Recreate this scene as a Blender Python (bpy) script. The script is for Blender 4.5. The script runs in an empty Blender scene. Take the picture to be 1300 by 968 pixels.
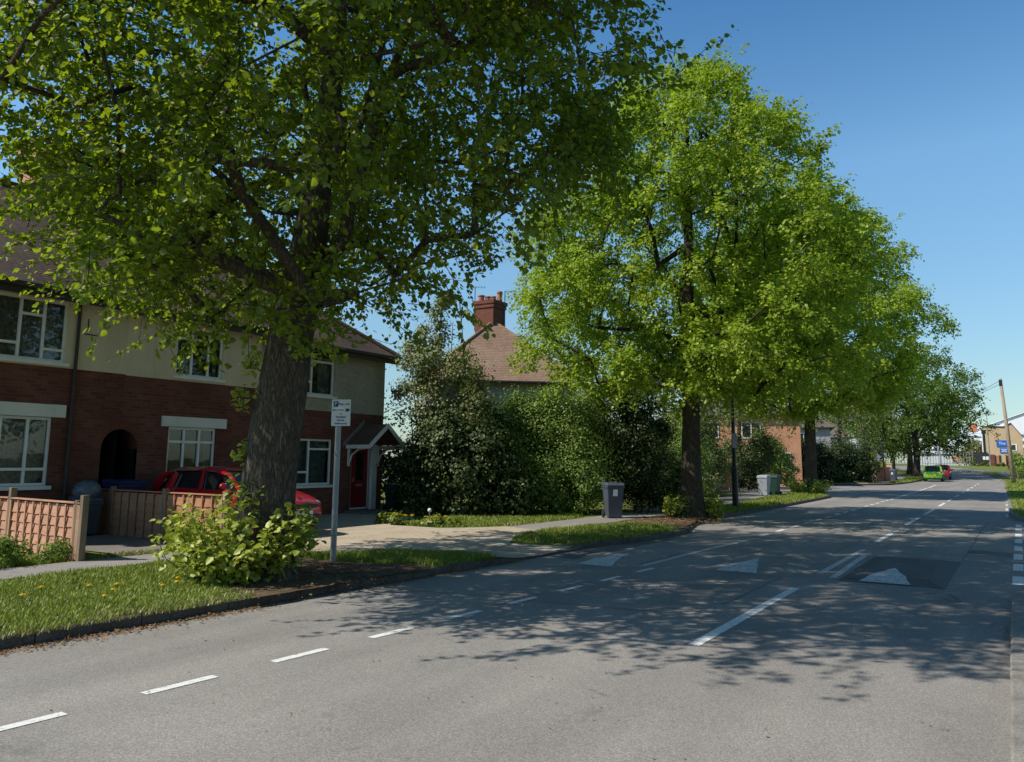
import bpy, math, random
import numpy as np
from mathutils import Vector, Matrix, geometry
random.seed(7); RNG = np.random.default_rng(7)
SC = bpy.context.scene
COL = SC.collection
pi = math.pi
S2 = math.sqrt(2)

# ------------------------------------------------------------------ terrain heights
def sstep(a, b, x):
    t = min(1.0, max(0.0, (x - a) / (b - a))); return t * t * (3 - 2 * t)
def g(Y): return 1.3 * sstep(82, 146, Y)
def drop(Y):       # 1 where the kerb is dropped for a vehicle crossing
    return sstep(10.8, 11.8, Y) * (1 - sstep(13.3, 14.2, Y))
def zl(X, Y):      # surface of the left-hand land (verges, path, drives)
    return g(Y) + 0.1 - 0.08 * drop(Y) * sstep(-9.3, -7.2, X)
def zr(X, Y): return g(Y) + 0.1 - 0.07 * sstep(10.5, 12.5, Y) * (1 - sstep(26.5, 28, Y))

# ------------------------------------------------------------------ materials
M = {}
def newmat(name):
    m = bpy.data.materials.new(name); m.use_nodes = True
    nt = m.node_tree; nt.nodes.clear()
    out = nt.nodes.new('ShaderNodeOutputMaterial')
    M[name] = m
    return m, nt, out
class NT:
    def __init__(s, nt): s.nt = nt
    def n(s, typ, **kw):
        nd = s.nt.nodes.new(typ)
        for k, v in kw.items():
            if k == 'ins':
                for kk, vv in v.items():
                    if hasattr(vv, 'is_output') or isinstance(vv, bpy.types.NodeSocket): s.nt.links.new(vv, nd.inputs[kk])
                    else: nd.inputs[kk].default_value = vv
            else: setattr(nd, k, v)
        return nd
    def noise(s, vec, scale, detail=3, rough=.55, dim='3D'):
        return s.n('ShaderNodeTexNoise', noise_dimensions=dim, ins={'Vector': vec, 'Scale': scale, 'Detail': detail, 'Roughness': rough}).outputs['Fac']
    def ramp(s, fac, stops, interp='LINEAR'):
        r = s.n('ShaderNodeValToRGB'); r.color_ramp.interpolation = interp
        el = r.color_ramp.elements
        while len(el) < len(stops): el.new(0.5)
        for e, (p, c) in zip(el, stops):
            e.position = p; e.color = (c, c, c, 1) if isinstance(c, (int, float)) else (*c, 1)
        s.nt.links.new(fac, r.inputs['Fac']); return r.outputs['Color']
    def mix(s, fac, a, b, mode='MIX'):
        m = s.n('ShaderNodeMix', data_type='RGBA', blend_type=mode)
        for i, v in ((0, fac), (6, a), (7, b)):
            if isinstance(v, bpy.types.NodeSocket): s.nt.links.new(v, m.inputs[i])
            elif i == 0: m.inputs[0].default_value = v
            else: m.inputs[i].default_value = (*v, 1) if len(v) == 3 else v
        return m.outputs[2]
    def math(s, op, a, b=0.0, c=0.0):
        m = s.n('ShaderNodeMath', operation=op)
        for i, v in enumerate((a, b, c)):
            if isinstance(v, bpy.types.NodeSocket): s.nt.links.new(v, m.inputs[i])
            else: m.inputs[i].default_value = v
        return m.outputs[0]
    def bump(s, h, strength=.3, dist=.01):
        return s.n('ShaderNodeBump', ins={'Height': h, 'Strength': strength, 'Distance': dist}).outputs['Normal']
    def bsdf(s, col, rough=.8, normal=None, metal=0.0, spec=.3, coat=0.0):
        b = s.n('ShaderNodeBsdfPrincipled')
        for k, v in (('Base Color', col), ('Roughness', rough), ('Metallic', metal), ('Specular IOR Level', spec), ('Coat Weight', coat)):
            if isinstance(v, bpy.types.NodeSocket): s.nt.links.new(v, b.inputs[k])
            elif k == 'Base Color': b.inputs[k].default_value = (*v, 1)
            else: b.inputs[k].default_value = v
        if normal is not None: s.nt.links.new(normal, b.inputs['Normal'])
        return b.outputs[0]

def plain(name, col, rough=.7, metal=0.0, spec=.4, coat=0.0, var=.12, scale=6.0, bump=0.0):
    m, nt, out = newmat(name); N = NT(nt)
    co = N.n('ShaderNodeTexCoord').outputs['Object']
    f = N.noise(co, scale, 4)
    c = N.mix(N.ramp(f, [(.3, 0.0), (.7, 1.0)]), tuple(x * (1 - var) for x in col), tuple(min(1, x * (1 + var)) for x in col))
    nrm = N.bump(N.noise(co, scale * 8, 3), bump, .01) if bump else None
    nt.links.new(N.bsdf(c, rough, nrm, metal, spec, coat), out.inputs[0]); return m

def brick_mat(name, c1, c2, mortar, scale=1.0, bw=.225, bh=.075, dark=.5):
    m, nt, out = newmat(name); N = NT(nt)
    co = N.n('ShaderNodeTexCoord').outputs['Object']
    sp = N.n('ShaderNodeSeparateXYZ', ins={'Vector': co})
    u = N.math('ADD', sp.outputs['X'], sp.outputs['Y'])
    v = N.n('ShaderNodeCombineXYZ', ins={'X': u, 'Y': sp.outputs['Z']}).outputs[0]
    b = N.n('ShaderNodeTexBrick', ins={'Vector': v, 'Scale': 1.0, 'Color1': (*c1, 1), 'Color2': (*c2, 1), 'Mortar': (*mortar, 1),
            'Mortar Size': .007, 'Brick Width': bw, 'Row Height': bh, 'Bias': 0.0, 'Mortar Smooth': .2})
    big = N.noise(co, .9, 4); fine = N.noise(co, 22, 3)
    c = N.mix(N.ramp(big, [(.3, 0.), (.75, .65)]), b.outputs['Color'], tuple(x * dark for x in c1))
    c = N.mix(N.ramp(fine, [(.35, 0.), (.75, .5)]), c, tuple(x * .6 for x in c2))
    nrm = N.bump(N.math('SUBTRACT', N.math('MULTIPLY', fine, .3), b.outputs['Fac']), .5, .008)
    nt.links.new(N.bsdf(c, .88, nrm, spec=.2), out.inputs[0]); return m

def tile_mat(name, c1, c2, c3, rowh=.10, w=.17):
    m, nt, out = newmat(name); N = NT(nt)
    co = N.n('ShaderNodeTexCoord').outputs['Object']
    sp = N.n('ShaderNodeSeparateXYZ', ins={'Vector': co})
    u = N.math('ADD', sp.outputs['X'], sp.outputs['Y'])
    v = N.n('ShaderNodeCombineXYZ', ins={'X': u, 'Y': sp.outputs['Z']}).outputs[0]
    b = N.n('ShaderNodeTexBrick', ins={'Vector': v, 'Scale': 1.0, 'Color1': (*c1, 1), 'Color2': (*c2, 1), 'Mortar': (*(x * .25 for x in c1), 1),
            'Mortar Size': .006, 'Brick Width': w, 'Row Height': rowh * .64, 'Mortar Smooth': .1})
    saw = N.math('FRACT', N.math('DIVIDE', sp.outputs['Z'], rowh * .64))
    big = N.noise(co, .7, 5, .6); fine = N.noise(co, 14, 3)
    c = N.mix(N.ramp(big, [(.35, 0.), (.7, .8)]), b.outputs['Color'], c3)
    c = N.mix(N.ramp(fine, [(.4, 0.), (.8, .55)]), c, tuple(x * .5 for x in c1))
    h = N.math('SUBTRACT', N.math('MULTIPLY', saw, -1.0), N.math('MULTIPLY', b.outputs['Fac'], .4))
    nrm = N.bump(h, .8, .025)
    nt.links.new(N.bsdf(c, .85, nrm, spec=.25), out.inputs[0]); return m

def leaf_mat(name, dark, light, trans, gloss=.06, tfac=.45):
    m, nt, out = newmat(name); N = NT(nt)
    r = N.n('ShaderNodeNewGeometry').outputs['Random Per Island']
    co = N.n('ShaderNodeTexCoord').outputs['Object']
    big = N.noise(co, .55, 3)
    f = N.math('ADD', N.math('MULTIPLY', r, .6), N.math('MULTIPLY', big, .4))
    c = N.mix(N.ramp(f, [(.15, 0.), (.85, 1.)]), dark, light)
    d = N.n('ShaderNodeBsdfDiffuse', ins={'Color': c}).outputs[0]
    tcol = N.mix(N.ramp(f, [(.15, 0.), (.85, 1.)]), tuple(x * .7 for x in trans), trans)
    t = N.n('ShaderNodeBsdfTranslucent', ins={'Color': tcol}).outputs[0]
    mx = N.n('ShaderNodeMixShader', ins={0: tfac, 1: d, 2: t}).outputs[0]
    gl = N.n('ShaderNodeBsdfGlossy', ins={'Color': (.9, .9, .7, 1), 'Roughness': .45}).outputs[0]
    mx2 = N.n('ShaderNodeMixShader', ins={0: gloss, 1: mx, 2: gl}).outputs[0]
    nt.links.new(mx2, out.inputs[0]); return m

def bark_mat(name, c1, c2, moss=(.06, .08, .03)):
    m, nt, out = newmat(name); N = NT(nt)
    co = N.n('ShaderNodeTexCoord').outputs['Object']
    mp = N.n('ShaderNodeMapping', ins={'Vector': co, 'Scale': (1, 1, .26)}).outputs[0]
    f1 = N.noise(mp, 20, 8, .75)
    mp2 = N.n('ShaderNodeMapping', ins={'Vector': co, 'Scale': (1, 1, .2)}).outputs[0]
    f2 = N.noise(mp2, 26, 5, .65)
    rdg = N.math('ABSOLUTE', N.math('SUBTRACT', f2, .5))
    f = N.math('ADD', N.math('MULTIPLY', f1, .55), N.math('MULTIPLY', N.ramp(rdg, [(0, 0.), (.12, 1.)]), .35))
    c = N.mix(N.ramp(f, [(.22, 0.), (.68, 1.)]), c1, c2)
    big = N.noise(co, 1.6, 4)
    c = N.mix(N.ramp(big, [(.52, 0.), (.75, .5)]), c, moss)
    nrm = N.bump(f, 1.0, .05)
    nt.links.new(N.bsdf(c, .95, nrm, spec=.1), out.inputs[0]); return m

def ground_mat(name, stops, scale=1.2, fine=60, fvar=.45, rough=.95, bump=.4, bd=.01, spec=.1, patch=None):
    m, nt, out = newmat(name); N = NT(nt)
    co = N.n('ShaderNodeTexCoord').outputs['Object']
    f = N.noise(co, scale, 6, .6)
    c = N.ramp(f, stops)
    fn = N.noise(co, fine, 4, .65)
    c = N.mix(fvar, c, N.mix(1.0, c, N.ramp(fn, [(.32, .35), (.5, 1.), (.72, 1.7)]), 'MULTIPLY'))
    if patch:
        pf = N.noise(co, patch[0], 3)
        c = N.mix(N.ramp(pf, [(patch[1], 0.), (patch[1] + .12, patch[3])]), c, patch[2])
    nt.links.new(N.bsdf(c, rough, N.bump(fn, bump, bd), spec=spec), out.inputs[0]); return m

def asphalt_mat(name, a, b, agg=.45):
    m, nt, out = newmat(name); N = NT(nt)
    co = N.n('ShaderNodeTexCoord').outputs['Object']
    mp = N.n('ShaderNodeMapping', ins={'Vector': co, 'Scale': (1.0, .12, 1)}).outputs[0]
    lane = N.noise(mp, 1.1, 4, .55)
    big = N.noise(co, .5, 6, .6)
    f = N.math('ADD', N.math('MULTIPLY', lane, .55), N.math('MULTIPLY', big, .45))
    c = N.ramp(f, [(.32, a), (.68, b)])
    fn = N.noise(co, 75, 3, .7); fn2 = N.n('ShaderNodeTexVoronoi', ins={'Vector': co, 'Scale': 120.0}).outputs['Color']
    bw = N.n('ShaderNodeRGBToBW', ins={'Color': fn2}).outputs[0]
    sp = N.math('ADD', N.math('MULTIPLY', fn, .6), N.math('MULTIPLY', bw, .4))
    c = N.mix(agg, c, N.mix(1.0, c, N.ramp(sp, [(.3, .35), (.5, .95), (.66, 1.9)]), 'MULTIPLY'))
    # sealed cracks and oil stains
    w = N.noise(co, .8, 5, .7)
    cr = N.n('ShaderNodeTexVoronoi', feature='DISTANCE_TO_EDGE', ins={'Vector': N.mix(.25, co, N.n('ShaderNodeTexNoise', ins={'Vector': co, 'Scale': 1.5}).outputs['Color'], 'ADD'), 'Scale': .28}).outputs['Distance']
    crack = N.math('MULTIPLY', N.ramp(cr, [(.0, 1.), (.006, 0.)]), N.ramp(w, [(.52, 0.), (.6, .55)]))
    c = N.mix(crack, c, (.025, .025, .026))
    st = N.noise(co, 1.7, 3)
    c = N.mix(N.ramp(st, [(.66, 0.), (.8, .35)]), c, (.05, .05, .05))
    nt.links.new(N.bsdf(c, .82, N.bump(sp, .5, .006), spec=.25), out.inputs[0]); return m

def paint_mat(name, col, wear=.5):
    m, nt, out = newmat(name); N = NT(nt)
    co = N.n('ShaderNodeTexCoord').outputs['Object']
    f = N.noise(co, 18, 5, .75); f2 = N.noise(co, 70, 2)
    k = N.math('ADD', N.math('MULTIPLY', f, .7), N.math('MULTIPLY', f2, .3))
    c = N.mix(N.ramp(k, [(wear, 1.), (wear + .1, 0.)]), col, (.25, .24, .225))
    nt.links.new(N.bsdf(c, .75, N.bump(f2, .3, .004), spec=.25), out.inputs[0]); return m

def glass_mat(name, tint=(.78, .82, .82), base=.02):
    m, nt, out = newmat(name); N = NT(nt)
    fr = N.n('ShaderNodeFresnel', ins={'IOR': 1.5}).outputs[0]
    k = N.math('ADD', fr, base)
    co = N.n('ShaderNodeTexCoord').outputs['Object']
    nrm = N.bump(N.noise(co, 1.3, 2), .06, .05)
    gl = N.n('ShaderNodeBsdfGlossy', ins={'Color': (.9, .95, 1, 1), 'Roughness': .02, 'Normal': nrm}).outputs[0]
    tr = N.n('ShaderNodeBsdfTransparent', ins={'Color': (*tint, 1)}).outputs[0]
    nt.links.new(N.n('ShaderNodeMixShader', ins={0: k, 1: tr, 2: gl}).outputs[0], out.inputs[0]); return m

def wood_mat(name, c1, c2, vertical=False):
    m, nt, out = newmat(name); N = NT(nt)
    co = N.n('ShaderNodeTexCoord').outputs['Object']
    mp = N.n('ShaderNodeMapping', ins={'Vector': co, 'Scale': (1, 1, 8) if not vertical else (8, 8, .6)}).outputs[0]
    f = N.noise(mp, 3.5, 5, .6); f2 = N.noise(co, 2, 3)
    c = N.mix(N.ramp(f, [(.3, 0.), (.7, 1.)]), c1, c2)
    c = N.mix(N.ramp(f2, [(.45, 0.), (.75, .5)]), c, tuple(x * .55 for x in c1))
    nt.links.new(N.bsdf(c, .85, N.bump(f, .4, .006), spec=.15), out.inputs[0]); return m

def render_mat(name, c1, c2, pebble=0):
    m, nt, out = newmat(name); N = NT(nt)
    co = N.n('ShaderNodeTexCoord').outputs['Object']
    f = N.noise(co, .8, 5, .6)
    mp = N.n('ShaderNodeMapping', ins={'Vector': co, 'Scale': (3, 3, .25)}).outputs[0]
    st = N.noise(mp, 1.6, 4)
    c = N.mix(N.ramp(f, [(.3, 0.), (.7, 1.)]), c1, c2)
    c = N.mix(N.ramp(st, [(.55, 0.), (.8, .3)]), c, tuple(x * .5 for x in c1))
    if pebble:
        pb = N.n('ShaderNodeTexVoronoi', ins={'Vector': co, 'Scale': 65.0}).outputs['Color']
        bw = N.n('ShaderNodeRGBToBW', ins={'Color': pb}).outputs[0]
        c = N.mix(.6, c, N.mix(1., c, N.ramp(bw, [(.2, .45), (.8, 1.5)]), 'MULTIPLY'))
        nrm = N.bump(bw, .6, .01)
    else: nrm = N.bump(N.noise(co, 60, 3), .2, .006)
    nt.links.new(N.bsdf(c, .92, nrm, spec=.15), out.inputs[0]); return m

# colours
asphalt_mat('asphalt', (.195, .183, .169), (.315, .295, .27))
asphalt_mat('dark_asphalt', (.10, .10, .10), (.145, .143, .14), .5)
asphalt_mat('path_asphalt', (.22, .205, .19), (.33, .305, .28), .5)
ground_mat('drive', [(.3, (.38, .31, .22)), (.55, (.47, .40, .31)), (.75, (.36, .31, .25))], .7, 45, .6, patch=(1.6, .6, (.27, .23, .19), .6))
ground_mat('concrete_yard', [(.3, (.16, .15, .135)), (.7, (.24, .22, .20))], .9, 50, .5)
ground_mat('soil', [(.3, (.085, .058, .038)), (.55, (.15, .105, .07)), (.75, (.20, .145, .10))], 2.5, 40, .7, bump=.9, bd=.03)
ground_mat('turf', [(.3, (.11, .135, .028)), (.55, (.17, .20, .045)), (.75, (.26, .23, .10))], 1.6, 55, .6, bump=.8, bd=.03, patch=(1.1, .6, (.13, .105, .055), .6))
ground_mat('field', [(.3, (.07, .09, .03)), (.7, (.11, .12, .045))], .2, 8, .5)
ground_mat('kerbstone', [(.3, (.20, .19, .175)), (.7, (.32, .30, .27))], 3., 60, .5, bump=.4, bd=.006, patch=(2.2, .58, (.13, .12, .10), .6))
paint_mat('road_paint', (.74, .74, .71), .36)
paint_mat('worn_paint', (.62, .62, .60), .40)
brick_mat('brick_red', (.15, .045, .033), (.25, .095, .07), (.16, .125, .105), dark=.42)
brick_mat('brick_dark', (.19, .058, .038), (.26, .09, .055), (.15, .12, .1), dark=.5)
brick_mat('brick_orange', (.60, .27, .155), (.70, .34, .20), (.46, .36, .27), dark=.75)
brick_mat('brick_buff', (.58, .40, .24), (.66, .47, .29), (.55, .46, .35), dark=.9)
brick_mat('brick_rust', (.52, .16, .075), (.6, .21, .10), (.3, .22, .17), dark=.7)
tile_mat('roof_brown', (.058, .038, .028), (.098, .064, .046), (.11, .082, .060))
tile_mat('roof_tan', (.25, .15, .10), (.33, .205, .145), (.37, .265, .19), .13, .2)
tile_mat('porch_tile', (.15, .07, .05), (.20, .10, .07), (.2, .12, .09))
tile_mat('roof_grey', (.16, .13, .12), (.22, .18, .16), (.2, .18, .16))
render_mat('cream_render', (.62, .53, .38), (.76, .67, .51))
render_mat('pebbledash', (.36, .33, .275), (.47, .44, .375), 1)
render_mat('grey_render', (.30, .31, .32), (.40, .41, .42))
render_mat('white_render', (.66, .65, .62), (.78, .77, .74))
render_mat('lintel_white', (.72, .70, .66), (.8, .79, .76))
plain('upvc', (.80, .80, .79), .35, var=.05)
plain('white_metal', (.80, .81, .82), .5, var=.06, scale=.3)
plain('pale_cladding', (.55, .57, .58), .5, var=.1, scale=.4)
plain('gutter', (.045, .04, .038), .5)
plain('dark_wood', (.055, .042, .032), .75, var=.3)
plain('red_door', (.22, .015, .02), .35)
plain('dark_interior', (.012, .012, .014), .95)
plain('curtain_net', (.30, .30, .285), .95, var=.5, scale=14)
plain('curtain_grey', (.14, .16, .155), .95, var=.4, scale=9)
plain('terracotta', (.42, .15, .085), .8, var=.25)
plain('lead', (.18, .19, .205), .6)
plain('steel_pole', (.33, .345, .36), .45, .5, var=.1)
plain('black_paint', (.018, .018, .02), .4)
plain('sign_white', (.78, .80, .82), .4, var=.03)
plain('sign_blue', (.01, .045, .26), .35, var=.03)
plain('bright_blue', (.012, .13, .50), .4, var=.04)
plain('sign_ink', (.02, .02, .03), .5)
plain('ink_blue', (.02, .05, .2), .5)
plain('bin_grey', (.07, .083, .11), .45, var=.2, scale=3)
plain('bin_pale', (.33, .35, .40), .5, var=.12, scale=3)
plain('bin_green', (.018, .05, .04), .5, var=.2)
plain('bin_blue', (.012, .02, .075), .45, var=.2)
plain('bag_silver', (.12, .14, .16), .35, var=.35, scale=9, bump=.6)
plain('rubber', (.02, .02, .021), .8)
plain('alloy', (.45, .46, .47), .35, .7)
plain('car_red', (.42, .006, .014), .28, coat=.8, spec=.5, var=.03)
plain('car_dark_red', (.30, .01, .028), .3, coat=.7, var=.03)
plain('car_green', (.17, .50, .045), .28, coat=.8, var=.03)
plain('car_white', (.72, .73, .74), .3, coat=.7, var=.02)
plain('plastic_black', (.022, .022, .024), .55)
plain('car_glass', (.012, .015, .017), .06, spec=.9)
plain('lamp_red', (.45, .01, .01), .2)
plain('lamp_clear', (.30, .32, .34), .12, spec=.8)
plain('plate_yellow', (.80, .58, .02), .5, var=.03)
plain('plate_white', (.75, .75, .74), .5, var=.03)
plain('petal_yellow', (.80, .55, .008), .7, var=.1, scale=40)
plain('stem_green', (.09, .15, .03), .8)
plain('nest_twigs', (.06, .042, .03), .95, var=.4, scale=20)
plain('litter_leaf', (.25, .14, .06), .9, var=.5, scale=20)
plain('fence_steel', (.20, .22, .225), .5, .3)
plain('fence_black', (.025, .027, .03), .6)
wood_mat('fence_orange', (.46, .235, .15), (.60, .34, .235))
wood_mat('fence_tan', (.40, .185, .10), (.50, .26, .15))
wood_mat('post_wood', (.17, .125, .085), (.28, .22, .16), True)
wood_mat('pole_wood', (.30, .225, .155), (.42, .34, .25), True)
glass_mat('pane_glass')
bark_mat('bark', (.062, .05, .038), (.235, .19, .145))
bark_mat('bark_dark', (.045, .036, .028), (.15, .12, .09))
bark_mat('twig', (.05, .04, .03), (.16, .13, .095))
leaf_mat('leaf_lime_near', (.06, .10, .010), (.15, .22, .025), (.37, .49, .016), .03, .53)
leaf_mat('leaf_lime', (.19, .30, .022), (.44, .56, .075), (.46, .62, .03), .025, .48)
leaf_mat('leaf_lime_far', (.065, .125, .018), (.135, .225, .035), (.16, .26, .02), .03, .4)
leaf_mat('leaf_shoot', (.29, .36, .035), (.54, .58, .14), (.44, .52, .05), .04, .4)
leaf_mat('leaf_ever', (.09, .15, .028), (.30, .42, .10), (.22, .33, .04), .02, .36)
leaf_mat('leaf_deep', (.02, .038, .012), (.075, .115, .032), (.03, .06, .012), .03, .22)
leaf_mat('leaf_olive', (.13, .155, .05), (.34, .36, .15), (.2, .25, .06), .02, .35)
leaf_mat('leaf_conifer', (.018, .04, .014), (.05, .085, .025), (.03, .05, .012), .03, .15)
leaf_mat('leaf_gold', (.30, .32, .03), (.42, .44, .06), (.25, .3, .03), .04, .3)
leaf_mat('grass_blade', (.15, .205, .024), (.33, .40, .075), (.27, .36, .04), .03, .38)
leaf_mat('grass_dry', (.27, .25, .10), (.42, .37, .17), (.2, .2, .06), .04, .3)

# ------------------------------------------------------------------ mesh builder
def wloc(o):
    v = Vector((0, 0, 0))
    while o is not None: v += o.location; o = o.parent
    return v
def tag(o, label=None, cat=None, group=None, kind=None):
    if label: o['label'] = label
    if cat: o['category'] = cat
    if group: o['group'] = group
    if kind: o['kind'] = kind
    return o
def empty(name, loc, label, cat, group=None, rz=0):
    o = bpy.data.objects.new(name, None); COL.objects.link(o); o.location = loc; o.rotation_euler.z = rz
    o.empty_display_size = .2
    return tag(o, label, cat, group)
def children(o): return [c for c in bpy.data.objects if c.parent == o]
def copy_tree(o, parent=None):
    ch = children(o)
    c = o.copy(); COL.objects.link(c)
    c.parent = parent
    for k in ch: copy_tree(k, c)
    return c

class MB:
    def __init__(s): s.v = []; s.f = []
    def quad(s, *p):
        n = len(s.v); s.v += [tuple(q) for q in p]; s.f.append(tuple(range(n, n + len(p)))); return s
    def box(s, c, d, rz=0, top=1.0, ax=None):
        n = len(s.v); hx, hy, hz = d[0] / 2, d[1] / 2, d[2] / 2; cs, sn = math.cos(rz), math.sin(rz)
        for z, k in ((-hz, 1), (hz, top)):
            for x, y in ((-hx, -hy), (hx, -hy), (hx, hy), (-hx, hy)):
                x *= k; y *= k
                s.v.append((c[0] + x * cs - y * sn, c[1] + x * sn + y * cs, c[2] + z))
        s.f += [(n, n + 3, n + 2, n + 1), (n + 4, n + 5, n + 6, n + 7)] + [(n + i, n + (i + 1) % 4, n + 4 + (i + 1) % 4, n + 4 + i) for i in range(4)]
        return s
    def b2(s, x0, x1, y0, y1, z0, z1): return s.box(((x0 + x1) / 2, (y0 + y1) / 2, (z0 + z1) / 2), (abs(x1 - x0), abs(y1 - y0), abs(z1 - z0)))
    def tube(s, pts, rad, n=8, cap=True, flute=None):
        pts = [Vector(p) for p in pts]
        if isinstance(rad, (int, float)): rad = [rad] * len(pts)
        base = len(s.v); up = None
        for i, p in enumerate(pts):
            d = (pts[min(i + 1, len(pts) - 1)] - pts[max(i - 1, 0)]).normalized()
            if up is None: up = Vector((1, 0, 0)) if abs(d.x) < .8 else Vector((0, 1, 0))
            a = (up - d * up.dot(d)).normalized(); b = d.cross(a); up = a
            for k in range(n):
                t = 2 * pi * k / n; r = rad[i] * (1 if flute is None else flute(t, p.z))
                s.v.append(tuple(p + a * (r * math.cos(t)) + b * (r * math.sin(t))))
        for i in range(len(pts) - 1):
            for k in range(n):
                k2 = (k + 1) % n; o = base + i * n
                s.f.append((o + k, o + k2, o + n + k2, o + n + k))
        if cap:
            s.f.append(tuple(range(base + n - 1, base - 1, -1))); o = base + (len(pts) - 1) * n; s.f.append(tuple(range(o, o + n)))
        return s
    def cyl(s, p0, p1, r0, r1=None, n=12): return s.tube([p0, p1], [r0, r0 if r1 is None else r1], n)
    def prism(s, poly, vec):       # poly: list of 3D points, extruded by vec
        n = len(s.v); k = len(poly); vec = Vector(vec)
        s.v += [tuple(p) for p in poly] + [tuple(Vector(p) + vec) for p in poly]
        s.f += [tuple(range(n + k - 1, n - 1, -1)), tuple(range(n + k, n + 2 * k))] + [(n + i, n + (i + 1) % k, n + k + (i + 1) % k, n + k + i) for i in range(k)]
        return s
    def sphere(s, c, r, nu=8, nv=5, sq=(1, 1, 1)):
        n = len(s.v)
        for j in range(nv + 1):
            ph = -pi / 2 + pi * j / nv
            for i in range(nu):
                th = 2 * pi * i / nu
                s.v.append((c[0] + r * sq[0] * math.cos(ph) * math.cos(th), c[1] + r * sq[1] * math.cos(ph) * math.sin(th), c[2] + r * sq[2] * math.sin(ph)))
        for j in range(nv):
            for i in range(nu):
                i2 = (i + 1) % nu; s.f.append((n + j * nu + i, n + j * nu + i2, n + (j + 1) * nu + i2, n + (j + 1) * nu + i))
        return s
    def build(s, name, mat, parent=None, local=False, smooth=False, bevel=0.0, origin=None, sub=0, label=None):
        o0 = Vector((0, 0, 0)) if (local or parent is None) else wloc(parent)
        if origin is not None: o0 = Vector(origin)
        me = bpy.data.meshes.new(name)
        me.from_pydata([tuple(Vector(q) - o0) for q in s.v], [], s.f)
        me.materials.append(M[mat] if isinstance(mat, str) else mat)
        if smooth: me.polygons.foreach_set('use_smooth', [True] * len(me.polygons))
        me.update()
        o = bpy.data.objects.new(name, me); COL.objects.link(o)
        if parent is not None: o.parent = parent
        elif origin is not None: o.location = origin
        if bevel:
            b = o.modifiers.new('bev', 'BEVEL'); b.width = bevel; b.segments = 2; b.limit_method = 'ANGLE'; b.angle_limit = math.radians(40)
        if sub:
            m = o.modifiers.new('sub', 'SUBSURF'); m.levels = sub; m.render_levels = sub
        if label: o['label'] = label
        return o

def np_mesh(name, V, nper, faces_per, mat, parent=None, off=(0, 0, 0)):
    """V: (n*nper,3) array; faces_per: list of index tuples (all of one length) within one element."""
    n = len(V) // nper; k = len(faces_per[0]); fp = np.array(faces_per)
    F = (np.arange(n)[:, None, None] * nper + fp[None]).reshape(-1, k)
    me = bpy.data.meshes.new(name)
    me.vertices.add(len(V)); me.vertices.foreach_set('co', (V - np.array(off)).astype(np.float32).ravel())
    me.loops.add(F.size); me.loops.foreach_set('vertex_index', F.astype(np.int32).ravel())
    me.polygons.add(len(F)); me.polygons.foreach_set('loop_start', (np.arange(len(F)) * k).astype(np.int32))
    me.materials.append(M[mat]); me.update(calc_edges=True)
    o = bpy.data.objects.new(name, me); COL.objects.link(o)
    if parent is not None: o.parent = parent
    return o

def text_mesh(name, body, size, mat, parent, loc, rot, align='CENTER'):
    cu = bpy.data.curves.new(name, 'FONT'); cu.body = body; cu.size = size; cu.align_x = align; cu.align_y = 'CENTER'; cu.extrude = .001
    to = bpy.data.objects.new(name, cu); COL.objects.link(to)
    dg = bpy.context.evaluated_depsgraph_get(); dg.update()
    me = bpy.data.meshes.new_from_object(to.evaluated_get(dg)); bpy.data.objects.remove(to)
    me.materials.clear(); me.materials.append(M[mat])
    o = bpy.data.objects.new(name, me); COL.objects.link(o); o.parent = parent; o.location = loc; o.rotation_euler = rot
    return o

# ------------------------------------------------------------------ draped ground sheets
def densify(poly, step):
    out = []
    for i, a in enumerate(poly):
        b = poly[(i + 1) % len(poly)]; n = max(1, int(math.dist(a, b) / step))
        out += [(a[0] + (b[0] - a[0]) * k / n, a[1] + (b[1] - a[1]) * k / n) for k in range(n)]
    return out
def inpoly(x, y, poly):
    c = False; j = len(poly) - 1
    for i in range(len(poly)):
        xi, yi = poly[i]; xj, yj = poly[j]
        if (yi > y) != (yj > y) and x < (xj - xi) * (y - yi) / (yj - yi) + xi: c = not c
        j = i
    return c
def inpoly_np(P, poly):
    c = np.zeros(len(P), bool); j = len(poly) - 1; x, y = P[:, 0], P[:, 1]
    for i in range(len(poly)):
        xi, yi = poly[i]; xj, yj = poly[j]
        m = ((yi > y) != (yj > y)) & (x < (xj - xi) * (y - yi) / ((yj - yi) or 1e-9) + xi)
        c ^= m; j = i
    return c
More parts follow.
